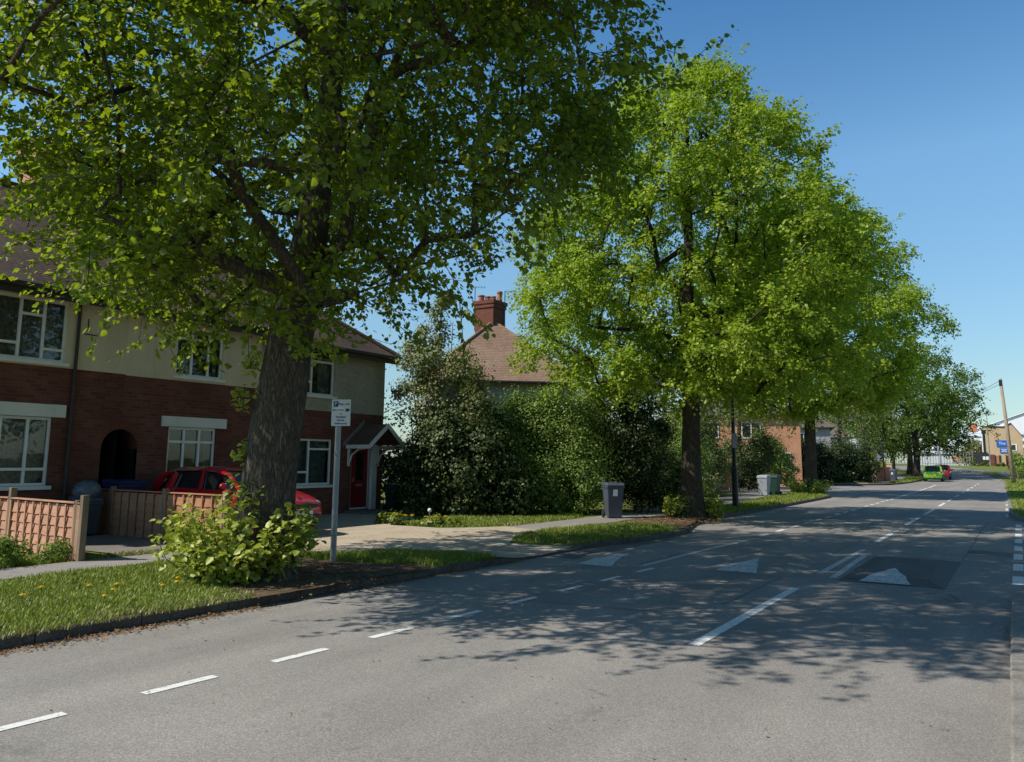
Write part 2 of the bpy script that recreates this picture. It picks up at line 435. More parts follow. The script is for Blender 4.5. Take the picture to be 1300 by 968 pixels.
def sheet(name, poly, zf, mat, lift=0.0, step=.4, grid=1.0, rough=0.0, kind='structure', skirt=0.0, label=None):
    p = densify(poly, step)
    if rough:
        rnd = random.Random(name); p = [(x + rnd.uniform(-rough, rough), y + rnd.uniform(-rough, rough)) for x, y in p]
    xs = [q[0] for q in p]; ys = [q[1] for q in p]; pts = list(p); nb = len(p)
    x = min(xs) + grid / 2
    while x < max(xs):
        y = min(ys) + grid / 2
        while y < max(ys):
            if inpoly(x, y, p): pts.append((x + random.uniform(-.1, .1) * grid, y + random.uniform(-.1, .1) * grid))
            y += grid
        x += grid
    r = geometry.delaunay_2d_cdt([Vector(q) for q in pts], [], [list(range(nb))], 1, 1e-4)
    mb = MB(); mb.v = [(q.x, q.y, zf(q.x, q.y) + lift) for q in r[0]]; mb.f = [tuple(f) for f in r[2]]
    if skirt:
        n = len(mb.v); mb.v += [(x, y, zf(x, y) - skirt) for x, y in p]; m = {}
        top = len(mb.v); mb.v += [(x, y, zf(x, y) + lift) for x, y in p]
        mb.f += [(n + i, n + (i + 1) % nb, top + (i + 1) % nb, top + i) for i in range(nb)]
    o = mb.build(name, mat); o['kind'] = kind
    if label: o['label'] = label
    return o

FAR = 1500
# one sheet to the horizon
gb = MB()
ys_ = [-FAR, -60, 0, 40, 82] + list(range(88, 150, 6)) + [160, 260, FAR]
for a, b in zip(ys_, ys_[1:]):
    gb.quad((-FAR, a, g(a) - .06), (FAR, a, g(a) - .06), (FAR, b, g(b) - .06), (-FAR, b, g(b) - .06))
gb.build('ground', 'field')['kind'] = 'structure'
rd = MB()
ys_ = [-25, 0, 40, 80] + list(range(84, 152, 4))
for a, b in zip(ys_, ys_[1:]): rd.quad((-70, a, g(a)), (14, a, g(a)), (14, b, g(b)), (-70, b, g(b)))
ROAD = rd.build('road', 'asphalt'); ROAD['kind'] = 'structure'

KL1 = [(-7.8, -25), (-7.62, 2), (-7.45, 6), (-7.3, 9), (-7.18, 11.2)]
KLdrop = [(-7.18, 11.2), (-7.13, 12.6), (-7.1, 13.9)]
KL2 = [(-7.1, 13.9), (-6.86, 15.3), (-6.68, 16.6), (-6.6, 17.8), (-6.66, 18.4), (-6.9, 19.0)]
SOILE = [(-6.9, 19.0), (-7.2, 20.2), (-7.5, 21.6), (-7.64, 22.7)]
KL3 = [(-7.64, 22.7), (-7.55, 27), (-7.65, 34), (-7.78, 41), (-8.2, 42.8), (-9.4, 44.2), (-11.5, 45), (-70, 46)]
landL = KL1 + KLdrop[1:] + KL2[1:] + SOILE[1:] + KL3[1:] + [(-70, -25)]
sheet('left_land', landL, zl, 'turf', 0, .5, 1.6)
KL4 = [(-70, 63), (-13.5, 63.6), (-10.6, 65), (-9.0, 67.5), (-8.3, 71), (-8.05, 78), (-8.2, 92), (-8.9, 102), (-11, 112), (-15, 121), (-22, 128), (-70, 138)]
sheet('left_land', KL4, lambda x, y: g(y) + .1, 'turf', 0, .8, 3)
KR1 = [(-.1, -25), (-.12, 4), (-.16, 8), (-.17, 11.2)]
KRd = [(-.17, 11.2), (-.1, 12.6), (.35, 13.1)]
KR2 = [(.4, 27.6), (-.2, 28.6), (-.36, 31), (-.5, 40), (-.7, 54), (-1.25, 85), (-2.1, 100), (-4.2, 112), (-8.5, 122.5), (-16, 130.5), (-28, 137), (-70, 146)]
sheet('right_pavement', KR1 + KRd[1:] + [(3.5, 12.6), (14, 12.6), (14, -25)], zr, 'path_asphalt', 0, .6, 2)
landR = KR2 + [(-70, 151), (14, 151), (14, 27.6)]
sheet('right_land', landR, lambda x, y: g(y) + .1, 'turf', 0, .8, 3)

ground_mat('kerb_dark', [(.3, (.07, .062, .055)), (.7, (.14, .125, .11))], 3., 50, .6, bump=.5, bd=.008)  # left kerbs: shade on the face, with dirt, is put into the colour
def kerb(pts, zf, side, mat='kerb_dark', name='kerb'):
    mb = MB(); L = .9
    seg = []
    for a, b in zip(pts, pts[1:]):
        n = max(1, round(math.dist(a, b) / L))
        seg += [((a[0] + (b[0] - a[0]) * k / n, a[1] + (b[1] - a[1]) * k / n), (a[0] + (b[0] - a[0]) * (k + 1) / n, a[1] + (b[1] - a[1]) * (k + 1) / n)) for k in range(n)]
    for (a, b) in seg:
        d = Vector((b[0] - a[0], b[1] - a[1])); l = d.length; d /= l; nrm = Vector((-d.y, d.x)) * side   # nrm points to the land
        j = random.uniform(-.006, .006)
        A = Vector(a) + d * .006; B = Vector(b) - d * .006
        prof = [(-.012 + j, -.05), (-.012 + j, .85), (.004 + j, 1.0), (.11, 1.0), (.11, -.05)]
        ring = []
        for P in (A, B):
            zt = zf(P.x, P.y) + .006; z0 = g(P.y)
            rr = []
            for o, k in prof:
                q = P + nrm * o; rr.append((q.x, q.y, z0 - .03 if k < 0 else (z0 + (zt - z0) * k if k < 1 else zt)))
            ring.append(rr)
        n = len(mb.v); mb.v += ring[0] + ring[1]
        mb.f += [(n + i, n + (i + 1) % 5, n + 5 + (i + 1) % 5, n + 5 + i) for i in range(5)] + [(n, n + 1, n + 2, n + 3, n + 4), (n + 9, n + 8, n + 7, n + 6, n + 5)]
    o = mb.build(name, mat); o['kind'] = 'structure'; return o
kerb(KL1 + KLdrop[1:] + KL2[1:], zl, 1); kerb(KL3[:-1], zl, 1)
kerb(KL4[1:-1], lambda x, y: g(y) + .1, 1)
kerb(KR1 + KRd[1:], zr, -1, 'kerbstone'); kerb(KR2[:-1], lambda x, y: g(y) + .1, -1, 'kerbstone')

# path, drives, soil, verges
PC = [(-11.55, -25), (-11.5, 4), (-11.5, 8), (-11.15, 11.5), (-10.4, 14), (-9.75, 16.5), (-9.5, 20), (-9.75, 26), (-10.2, 32), (-10.8, 38), (-11.2, 44.2)]
PW = [.55, .55, .5, .6, .7, .65, .65, .75, .75, .8, .8]
pl = [(x + w, y) for (x, y), w in zip(PC, PW)]; pr = [(x - w, y) for (x, y), w in zip(PC, PW)]
PATH = pl + pr[::-1]
sheet('path', PATH, zl, 'path_asphalt', .012, .35, .8, .02)
DRIVE = [(-7.16, 11.15), (-7.08, 13.75), (-8.35, 13.2), (-8.75, 14.0), (-9.1, 15.6), (-10.3, 16.1), (-10.9, 15.2), (-11.3, 14.8), (-12.7, 14.75), (-13.2, 15.6), (-13.9, 17.2), (-16.5, 17.6), (-16.5, 10.3), (-12.2, 10.2), (-10.6, 9.7), (-9.7, 10.0), (-8.9, 10.9), (-7.9, 11.25)]
sheet('driveway', DRIVE, zl, 'drive', .020, .3, .6, .03)
sheet('driveway', [(-12.25, 7.75), (-12.15, 9.6), (-16.5, 9.6), (-16.5, 7.6)], zl, 'concrete_yard', .016, .3, .7, .02)
SOIL1 = [(-7.3, 6.25), (-8.3, 6.6), (-9.2, 6.8), (-9.95, 7.2), (-10.1, 8.2), (-9.7, 9.2), (-8.9, 9.1), (-8.2, 9.3), (-7.6, 9.6), (-7.22, 9.2), (-7.3, 8)]
sheet('bare_soil', SOIL1, zl, 'soil', .014, .2, .4, .05)
SOIL2 = [(-6.75, 18.1), (-6.95, 19.1), (-7.22, 20.2), (-7.52, 21.6), (-7.68, 23.0), (-8.3, 23.9), (-8.95, 24.2), (-8.95, 19.6), (-8.2, 19.0), (-7.4, 18.8)]
sheet('bare_soil', SOIL2, zl, 'soil', .014, .25, .5, .05)
sheet('bare_soil', [(-8.6, 68.2), (-8.35, 71.5), (-9.6, 72.5), (-10.4, 70), (-9.9, 67.6)], lambda x, y: g(y) + .1, 'soil', .014, .3, 1, .05)
far_path = [(-10.0, 67.2), (-9.4, 72), (-9.6, 84), (-10, 96), (-11.5, 100), (-12.6, 99), (-11.2, 84), (-11.0, 72), (-11.8, 66.8)]
sheet('path', far_path, lambda x, y: g(y) + .1, 'path_asphalt', .012, .5, 1.5, .02)
sheet('path', [(-4.6, 114), (-9.2, 125), (-18, 133), (-30, 139.5), (-30, 142), (-17.5, 135.5), (-7.6, 127), (-2.6, 115), (.4, 84), (1.4, 84), (-1, 116), (8, 116), (8, 113.5)], lambda x, y: g(y) + .1, 'path_asphalt', .016, .8, 3)
# cross-over of the far house and of the plot beyond the third tree
sheet('driveway', [(-7.85, 41.5), (-9.2, 44), (-11, 44.8), (-16, 45.2), (-16, 40.5), (-11.5, 41), (-9.5, 42.2)], zl, 'concrete_yard', .018, .4, 1, .03)

# road markings: real paint sheets on the road, children of the road
def paint(name, quads, mat='road_paint', lift=.004):
    mb = MB()
    for q in quads: mb.quad(*[(x, y, g(y) + lift) for x, y in q])
    o = mb.build(name, mat, ROAD); return o
def lineq(p, q, w):
    d = Vector((q[0] - p[0], q[1] - p[1])).normalized() * (w / 2)
    return [(p[0] + d.y, p[1] - d.x), (q[0] + d.y, q[1] - d.x), (q[0] - d.y, q[1] + d.x), (p[0] - d.y, p[1] + d.x)]
bayX = lambda y: -5.62 + .3 * min(1, (y) / 6.0) + .25 * sstep(5, 20, y)
dash = []
for k in range(-3, 8):
    y0 = 3.62 + k * 1.12; dash.append(lineq((-5.50 + .045 * y0, y0), (-5.50 + .045 * (y0 + .58), y0 + .58), .09))
paint('bay_marking', dash)
paint('bay_marking', [lineq((-6.58, 11.42), (-5.2, 12.18), .07), lineq((-5.2, 12.18), (-5.15, 15.3), .09), lineq((-5.15, 15.3), (-5.02, 17.6), .09)], 'worn_paint')
dl = []
y = 18.6
while y < 40:
    dl.append(lineq((-5.0 - .004 * y, y), (-5.0 - .004 * y, y + .75), .10)); y += 1.5
dl.append(lineq((-5.14, 41), (-5.45, 62), .1)); dl.append(lineq((-5.45, 63), (-5.7, 72), .1))
paint('bay_marking', dl)
paint('centre_marking', [lineq((-2.62, 7.27), (-2.63, 11.25), .115)], 'road_paint')
cl = []
for a, b in ((-14, -10), (-7.5, -3.5), (-.3, 1.2), (18.73, 22.4), (24.36, 28.0), (29.85, 33.4), (36.0, 39.1), (41.3, 44), (47, 50), (53, 56), (59, 62), (65, 68), (71, 74), (77, 80)):
    cl.append(lineq((-2.62 - .0065 * max(0, a - 10), a), (-2.62 - .0065 * max(0, b - 10), b), .11))
paint('centre_marking', cl)
paint('centre_marking', [lineq((-2.66, 12.92), (-2.66, 17.0), .10), lineq((-2.40, 12.55), (-2.48, 16.0), .10)], 'worn_paint')
# speed cushions: low tarmac pads with white triangles on the up-slopes
def cushion(x0, x1, y0, y1, mat, name='speed_cushion'):
    h = .06; s = .5; mb = MB()
    b = [(x0, y0), (x1, y0), (x1, y1), (x0, y1)]; z0 = g(y0) + .003
    t = [(x0 + s * .5, y0 + s), (x1 - s * .5, y0 + s), (x1 - s * .5, y1 - s), (x0 + s * .5, y1 - s)]
    mb.v = [(x, y, z0) for x, y in b] + [(x, y, z0 + h) for x, y in t]
    mb.f = [(4, 5, 6, 7)] + [(i, (i + 1) % 4, 4 + (i + 1) % 4, 4 + i) for i in range(4)]
    return mb.build(name, mat, ROAD)
def tri(xl, xr, xa, y0, ya):
    mb = MB(); zf = lambda y: g(y0) + .009 + .06 * min(1, max(0, (y - y0 + .08) / .5))
    n = 6; pts = []
    for k in range(n + 1):
        t = k / n; yy = y0 + (ya - y0) * t; a = xl + (xa - xl) * t; b = xr + (xa - xr) * t
        wob = .012 * math.sin(k * 2.1)
        pts.append(((a + wob, yy, zf(yy)), (b - wob, yy, zf(yy))))
    for (a, b), (c, d) in zip(pts, pts[1:]): mb.quad(a, b, d, c)
    return mb.build('triangle_marking', 'worn_paint', ROAD)
cushion(-2.30, -.95, 12.3, 15.9, 'dark_asphalt'); cushion(-4.3, -2.95, 12.2, 15.9, 'asphalt'); cushion(-6.35, -5.35, 11.62, 14.8, 'asphalt')
tri(-2.02, -1.36, -1.72, 12.36, 13.75); tri(-4.05, -3.42, -3.78, 12.3, 13.7); tri(-6.12, -5.52, -5.85, 11.72, 13.1)
paint('patch_edge', [lineq((-4.2, 12.2), (-3.3, 12.62), .05), lineq((-2.3, 12.22), (-.9, 12.22), .04), lineq((-2.25, 15.95), (-.95, 15.95), .05)], 'worn_paint')
for x in (-2.0, -4.6, -6.6): tri(x - .42, x + .42, x, 92.5, 94.4)
paint('edge_marking', [lineq((-.13, 13.35 + k * 1.75), (-.13, 14.35 + k * 1.75), .14) for k in range(8)])
paint('edge_marking', [lineq((-.42 - (y - 28) * .012, y), (-.42 - (y + 2 - 28) * .012, y + 2.2), .08) for y in range(30, 84, 4)], 'worn_paint')
def seam(x0, y0, x1, y1, w=.022, sd=1):
    r = random.Random(sd); n = max(4, int(math.dist((x0, y0), (x1, y1)) / .5)); P = []
    for k in range(n + 1):
        t = k / n; P.append((x0 + (x1 - x0) * t + r.uniform(-.018, .018), y0 + (y1 - y0) * t + r.uniform(-.018, .018)))
    paint('tar_seam', [lineq(a, b, w * r.uniform(.6, 1.3)) for a, b in zip(P, P[1:])], 'dark_asphalt', .0025)
seam(-3.05, 9.5, -3.0, 19, .02, 1); seam(-.95, 16.1, -.9, 27, .018, 2); seam(-7.1, 8.2, -2.9, 8.7, .016, 4); seam(-2.85, 19.0, -.5, 19.2, .02, 5)
for nm, poly in (('tarmac_patch', [(-.95, 17.5), (-.25, 17.3), (-.2, 18.0), (-.9, 18.25)]), ('tarmac_patch', [(-7.0, 12.4), (-6.5, 12.3), (-6.4, 17.4), (-6.75, 17.2)])):
    paint(nm, [poly], 'dark_asphalt', .002)

# ------------------------------------------------------------------ leaves and grass
def unit(a): return a / np.maximum(1e-9, np.linalg.norm(a, axis=1, keepdims=True))
LEAF6 = np.array([(0, 0, 0), (.28, .44, .10), (.68, .34, .06), (1.05, 0, -.10), (.68, -.34, .06), (.28, -.44, .10)])
LEAF4 = np.array([(0, 0, 0), (.45, .40, .08), (1.0, 0, -.08), (.45, -.40, .08)])
def leaf_verts(P, T, Nn, size, hi=True):
    """P base points, T tip directions, Nn approximate normals."""
    T = unit(T); B = unit(np.cross(Nn, T)); Nn = np.cross(T, B)
    L = LEAF6 if hi else LEAF4
    s = size[:, None, None]
    V = P[:, None, :] + s * (L[None, :, 0, None] * T[:, None, :] + L[None, :, 1, None] * B[:, None, :] + L[None, :, 2, None] * Nn[:, None, :])
    return V.reshape(-1, 3)
def leaf_obj(name, P, T, Nn, size, mat, parent, hi=True):
    V = leaf_verts(P, T, Nn, size, hi)
    off = wloc(parent) if parent is not None else (0, 0, 0)
    if hi: return np_mesh(name, V, 6, [(0, 1, 2, 3), (0, 3, 4, 5)], mat, parent, tuple(off))
    return np_mesh(name, V, 4, [(0, 1, 2), (0, 2, 3)], mat, parent, tuple(off))

def vnoise(az, z, seed):
    return (math.sin(az * 2 + seed) * .35 + math.sin(az * 3 + z * .9 + seed * 2.1) * .3 + math.sin(az * 5 - z * 1.7 + seed * 3.3) * .2 + math.sin(z * 2.3 + az + seed * .7) * .25)

def grow(name, base, trunk, profile, ncl, ntw, nlf, lsize, lmat, bark, label, seed, group=None, limbs=(), shift=lambda z: (0, 0), hi=False, spread=.55,
         shape=None, twigs=True, rtip=.011, rpow=.46, flare=True, tlen=.75, keep=None):
    rnd = random.Random(seed); rng = np.random.default_rng(seed)
    bx, by, bz = base
    root = empty(name, base, label, 'tree', group)
    nodes = []; par = []; fixed = []
    def add(p, pa, r=None): nodes.append(Vector(p)); par.append(pa); fixed.append(r); return len(nodes) - 1
    last = -1; tr = []
    for (dx, dy, z, r) in trunk:
        last = add((bx + dx, by + dy, bz + z), last, r); tr.append(last)
    for lb in limbs:           # lb: (index of trunk node, [(dx,dy,z)...])
        last = tr[lb[0]]
        for (dx, dy, z) in lb[1]: last = add((bx + dx, by + dy, bz + z), last)
    zs = [p[0] for p in profile]
    def R(z):
        for (a, ra), (b, rb) in zip(profile, profile[1:]):
            if a <= z <= b: return ra + (rb - ra) * (z - a) / (b - a)
        return 0
    rmax = max(p[1] for p in profile); cl = []
    tries = 0
    while len(cl) < ncl and tries < ncl * 60:
        tries += 1
        z = rnd.uniform(zs[0], zs[-1]); r = R(z)
        if rnd.random() > (r / rmax) ** 1.4 + .03: continue
        az = rnd.uniform(0, 2 * pi); rr = r * (1 + .22 * vnoise(az, z, seed)) * rnd.random() ** .42
        sx, sy = shift(z)
        p = Vector((bx + sx + rr * math.cos(az), by + sy + rr * math.sin(az), bz + z))
        if keep and not keep(p): continue
        cl.append(p)
    axis = lambda p: math.hypot(p.x - bx, p.y - by) + .25 * abs(p.z - (bz + zs[0] + 2))
    cl.sort(key=axis)
    tips = []
    for p in cl:
        best, bc = None, 1e9
        for i, n in enumerate(nodes):
            if i < 1 and len(nodes) > 3: continue
            d = p - n; l = d.length
            if l < .25: continue
            c = l + .8 * max(0, n.z - p.z) + .15 * max(0, math.hypot(n.x - bx, n.y - by) - math.hypot(p.x - bx, p.y - by)) * 4
            if n.z < bz + zs[0] - .8: c += 4
            if c < bc: bc, best = c, i
        n = nodes[best]; d = p - n; l = d.length; k = max(1, int(l / .8)); prev = best
        perp = Vector((rnd.uniform(-1, 1), rnd.uniform(-1, 1), rnd.uniform(0, 1.0))) * l * .12
        for j in range(1, k + 1):
            t = j / k; q = n + d * t + perp * math.sin(pi * t) + Vector((rnd.uniform(-1, 1), rnd.uniform(-1, 1), rnd.uniform(-1, 1))) * .04 * (t < 1)
            prev = add(q, prev)
        tips.append(prev)
    cnt = [0] * len(nodes)
    for t in tips:
        i = t
        while i >= 0: cnt[i] += 1; i = par[i]
    rad = [fixed[i] if fixed[i] is not None else rtip * max(1, cnt[i]) ** rpow for i in range(len(nodes))]
    wood = MB()
    fl = lambda t, z: 1 + (.035 * math.sin(5 * t + 1.3 + z * .5) + .02 * math.sin(9 * t - z * 1.1) + .012 * math.sin(13 * t + z * 3.1) + .015 * math.sin(4 * z + 3 * t)) + (.20 * max(0, 1 - (z - bz) / .7) * (.5 + .5 * math.sin(5 * t + seed)) if flare else 0)
    # the trunk, resampled smoothly
    tp = [nodes[i] for i in tr]; trd = [rad[i] for i in tr]; sp, sr = [], []
    for i in range(len(tp) - 1):
        n = max(2, int((tp[i + 1] - tp[i]).length / .25))
        p0 = tp[max(0, i - 1)]; p3 = tp[min(len(tp) - 1, i + 2)]
        for k in range(n):
            t = k / n; a, b = tp[i], tp[i + 1]
            q = .5 * ((2 * a) + (b - p0) * t + (2 * p0 - 5 * a + 4 * b - p3) * t * t + (3 * a - p0 - 3 * b + p3) * t ** 3)
            sp.append(q); sr.append(trd[i] + (trd[i + 1] - trd[i]) * t)
    sp.append(tp[-1]); sr.append(trd[-1])
    wood.tube(sp, sr, 26 if hi else 16, True, fl)
    ts = set(tr)
    for i in range(len(nodes)):
        if par[i] < 0 or (i in ts): continue
        if cnt[i] == 0 and i not in tips: continue
        a, b = nodes[par[i]], nodes[i]
        ra = min(rad[par[i]], rad[i] * 1.25) if par[i] not in ts else rad[i] * 1.3
        wood.tube([a, b], [ra, rad[i]], 7 if rad[i] > .04 else 4, False)
    # twigs and leaves
    P, T = [], []
    C = np.array([tuple(nodes[t]) for t in tips]); axisP = np.array([bx, by, 0])
    for c in C:
        out = np.array([c[0] - bx, c[1] - by, 0.0]); out /= (np.linalg.norm(out) + 1e-6)
        for k in range(ntw):
            d = rng.normal(size=3) + out * .8 + np.array([0, 0, .15]); d /= np.linalg.norm(d)
            ln = tlen * rng.uniform(.5, 1.2); st = c + rng.normal(size=3) * spread * .45
            t = np.linspace(.1, 1, nlf)[:, None]
            pts = st + d * ln * t + np.array([0, 0, -.22 * ln]) * t ** 2
            P.append(pts + rng.normal(size=pts.shape) * .045 * (lsize / .08))
            side = np.cross(d, [0, 0, 1]) + 1e-6; sgn = np.where(np.arange(nlf) % 2, 1., -1.)[:, None]
            T.append(d * .6 + side * sgn * .9 + np.array([0, 0, -.55]) + rng.normal(size=pts.shape) * .35)
            if twigs and (k % 2 == 0 or hi): wood.tube([tuple(st), tuple(st + d * ln * .5 - np.array([0, 0, .05 * ln])), tuple(pts[-1])], [.007, .005, .003], 3, False)
    P = np.concatenate(P); T = np.concatenate(T)
    Nn = rng.normal(size=P.shape) * .55 + np.array([0, 0, 1.0]) + unit((P - C.mean(0))) * .35
    wood.build('trunk', bark, root, smooth=True)
    leaf_obj('crown', P, T, Nn, lsize * rng.uniform(.65, 1.25, len(P)), lmat, root, hi)
    return root

def shoots(parent, c, n, rx, ry, h, lsize, mat='leaf_shoot', seed=3, name='basal_shoots', nl=16, hi=True, label=None):
    rng = np.random.default_rng(seed); mb = MB(); P, T = [], []
    for i in range(n):
        a = rng.uniform(0, 2 * pi); rr = rng.uniform(.25, 1) ** .6
        st = np.array([c[0] + rx * rr * .55 * math.cos(a), c[1] + ry * rr * .55 * math.sin(a), c[2]])
        d = np.array([math.cos(a) * rx * rr * .6, math.sin(a) * ry * rr * .6, h * rng.uniform(.45, 1.0) * (1.05 - .35 * rr)])
        t = np.linspace(0, 1, nl)[:, None]
        bend = rng.normal(size=3) * .06
        pts = st + d * t + bend * np.sin(pi * t)
        mb.tube([tuple(pts[0]), tuple(pts[nl // 2]), tuple(pts[-1])], [.008, .006, .003], 3, False)
        m = t[:, 0] > .12
        q = pts[m]; k = len(q); ang = np.arange(k) * 2.4 + rng.uniform(0, 6)
        tip = np.stack([np.cos(ang), np.sin(ang), -.35 + rng.normal(size=k) * .3], 1)
        P.append(q + tip * .03); T.append(tip)
        P.append(q + rng.normal(size=q.shape) * .05); T.append(tip[::-1] + rng.normal(size=q.shape) * .4)
    P = np.concatenate(P); T = np.concatenate(T)
    Nn = rng.normal(size=P.shape) * .45 + np.array([0, 0, 1.])
    V = leaf_verts(P, T, Nn, lsize * rng.uniform(.5, 1.2, len(P)), True)
    o = np_mesh(name, V, 6, [(0, 1, 2, 3), (0, 3, 4, 5)], mat, parent, tuple(wloc(parent)))
    s = mb.build('stem', 'twig', o, origin=tuple(wloc(parent)))
    return o

def bush(name, base, lumps, n, lsize, mat, label, cat='shrub', group=None, seed=1, stems=6, hi=False, inner=.35, tipup=.1, barkm='twig', clump=150):
    """lumps: (dx,dy,z,rx,ry,rz) ellipsoids relative to the base."""
    rng = np.random.default_rng(seed); root = empty(name, base, label, cat, group)
    vol = np.array([l[3] * l[4] + l[4] * l[5] + l[3] * l[5] for l in lumps]); vol = vol / vol.sum()
    # uneven surface: each big lump carries small clumps on and under its surface
    CP, CN, CR = [], [], []
    for l, w in zip(lumps, vol):
        k = max(6, int(n * w / clump))
        d = unit(rng.normal(size=(k, 3))); r = np.where(rng.random(k) < inner, rng.uniform(.35, .85, k), rng.uniform(.85, 1.08, k))
        CP.append(np.array(base) + np.array(l[:3]) + d * r[:, None] * np.array(l[3:])); CN.append(d)
        CR.append(np.full(k, .17 * min(l[3:]) + .05))
    CP = np.concatenate(CP); CN = np.concatenate(CN); CR = np.concatenate(CR)
    ok = CP[:, 2] > base[2] + .05; CP, CN, CR = CP[ok], CN[ok], CR[ok]
    m = n // len(CP) + 1
    offs = rng.normal(size=(len(CP) * m, 3)) * np.array([1, 1, .8])
    P = np.repeat(CP, m, 0) + offs * np.repeat(CR, m)[:, None]
    Nn = np.repeat(CN, m, 0) * .5 + unit(offs) * .8 + rng.normal(size=P.shape) * .3 + np.array([0, 0, .4])
    T = np.cross(Nn, rng.normal(size=P.shape)) + np.array([0, 0, tipup])
    ok = P[:, 2] > base[2] + .01; P, Nn, T = P[ok], Nn[ok], T[ok]
    leaf_obj('foliage', P, T, Nn, lsize * rng.uniform(.6, 1.3, len(P)), mat, root, hi)
    st = MB(); rnd = random.Random(seed)
    for i in range(stems):
        l = lumps[i % len(lumps)]
        a = Vector((base[0] + l[0] * .6 + rnd.uniform(-.15, .15), base[1] + l[1] * .6 + rnd.uniform(-.15, .15), base[2] - .03))
        b = Vector((base[0] + l[0] + rnd.uniform(-.5, .5) * l[3], base[1] + l[1] + rnd.uniform(-.5, .5) * l[4], base[2] + l[2] + rnd.uniform(-.2, .6) * l[5]))
        mid = (a + b) / 2 + Vector((rnd.uniform(-.1, .1), rnd.uniform(-.1, .1), 0))
        st.tube([a, mid, b], [.035, .025, .008], 5, False)
    st.build('stem', barkm, root)
    return root

def grass(poly, n, h, zf, seed, mat='grass_blade', w=.007, lift=0.0, holes=(), label=None):
    rng = np.random.default_rng(seed); a = np.array(poly)
    P = rng.uniform(a.min(0) - .03, a.max(0) + .03, (n * 4, 2)); jit = P + rng.normal(size=P.shape) * .06
    k = inpoly_np(jit, poly)
    for hl in holes: k &= ~inpoly_np(P, hl)
    P = P[k][:n]; n = len(P)
    f = .5 + .5 * np.sin(P[:, 0] * 2.1 + 1.3 * np.sin(P[:, 1] * 1.7 + seed)) * np.sin(P[:, 1] * 2.7 + P[:, 0] * .8)
    f2 = .5 + .5 * np.sin(P[:, 0] * 7.1 + 2 * np.sin(P[:, 1] * 5.3)) * np.sin(P[:, 1] * 6.1 - P[:, 0] * 3.)
    keep = rng.random(n) < .35 + .5 * f + .3 * f2; P = P[keep]; f = f[keep]; f2 = f2[keep]; n = len(P)
    z = np.array([zf(x, y) for x, y in P]) + lift
    H = h * rng.uniform(.45, 1.2, n) * (.55 + .45 * f + .3 * f2); az = rng.uniform(0, 2 * pi, n); ln = rng.uniform(.1, .9, n) * H; W = w * rng.uniform(.7, 1.4, n)
    d = np.stack([np.cos(az), np.sin(az), np.zeros(n)], 1); s = np.stack([-np.sin(az), np.cos(az), np.zeros(n)], 1)
    B = np.stack([P[:, 0], P[:, 1], z], 1); up = np.array([0, 0, 1.])
    mid = B + d * ln[:, None] * .35 + up * H[:, None] * .6; tip = B + d * ln[:, None] + up * H[:, None]
    V = np.stack([B - s * W[:, None], B + s * W[:, None], mid + s * W[:, None] * .7, mid - s * W[:, None] * .7, tip + s * W[:, None] * .1, tip - s * W[:, None] * .1], 1).reshape(-1, 3)
    o = np_mesh('grass', V, 6, [(0, 1, 2, 3), (3, 2, 4, 5)], mat); o['kind'] = 'stuff'
    if label: o['label'] = label
    return o

# ------------------------------------------------------------------ houses
def wall_cells(mb, X, y0, y1, z0, z1, holes, depth=.11):
    """A wall facing +X with rectangular openings and their reveals."""
    ys = sorted({y0, y1, *[v for h in holes for v in h[:2] if y0 < v < y1]}); zs = sorted({z0, z1, *[v for h in holes for v in h[2:4] if z0 < v < z1]})
    for a, b in zip(ys, ys[1:]):
        for c, d in zip(zs, zs[1:]):
            ym, zm = (a + b) / 2, (c + d) / 2
            if any(h[0] < ym < h[1] and h[2] < zm < h[3] for h in holes): continue
            mb.quad((X, a, c), (X, b, c), (X, b, d), (X, a, d))
    for h in holes:
        a, b = max(h[0], y0), min(h[1], y1); c, d = max(h[2], z0), min(h[3], z1)
        if a >= b or c >= d: continue
        Xb = X - depth
        if h[2] >= z0: mb.quad((X, a, c), (Xb, a, c), (Xb, b, c), (X, b, c))
        if h[3] <= z1: mb.quad((X, a, d), (X, b, d), (Xb, b, d), (Xb, a, d))
        mb.quad((X, a, c), (X, a, d), (Xb, a, d), (Xb, a, c)); mb.quad((X, b, c), (Xb, b, c), (Xb, b, d), (X, b, d))
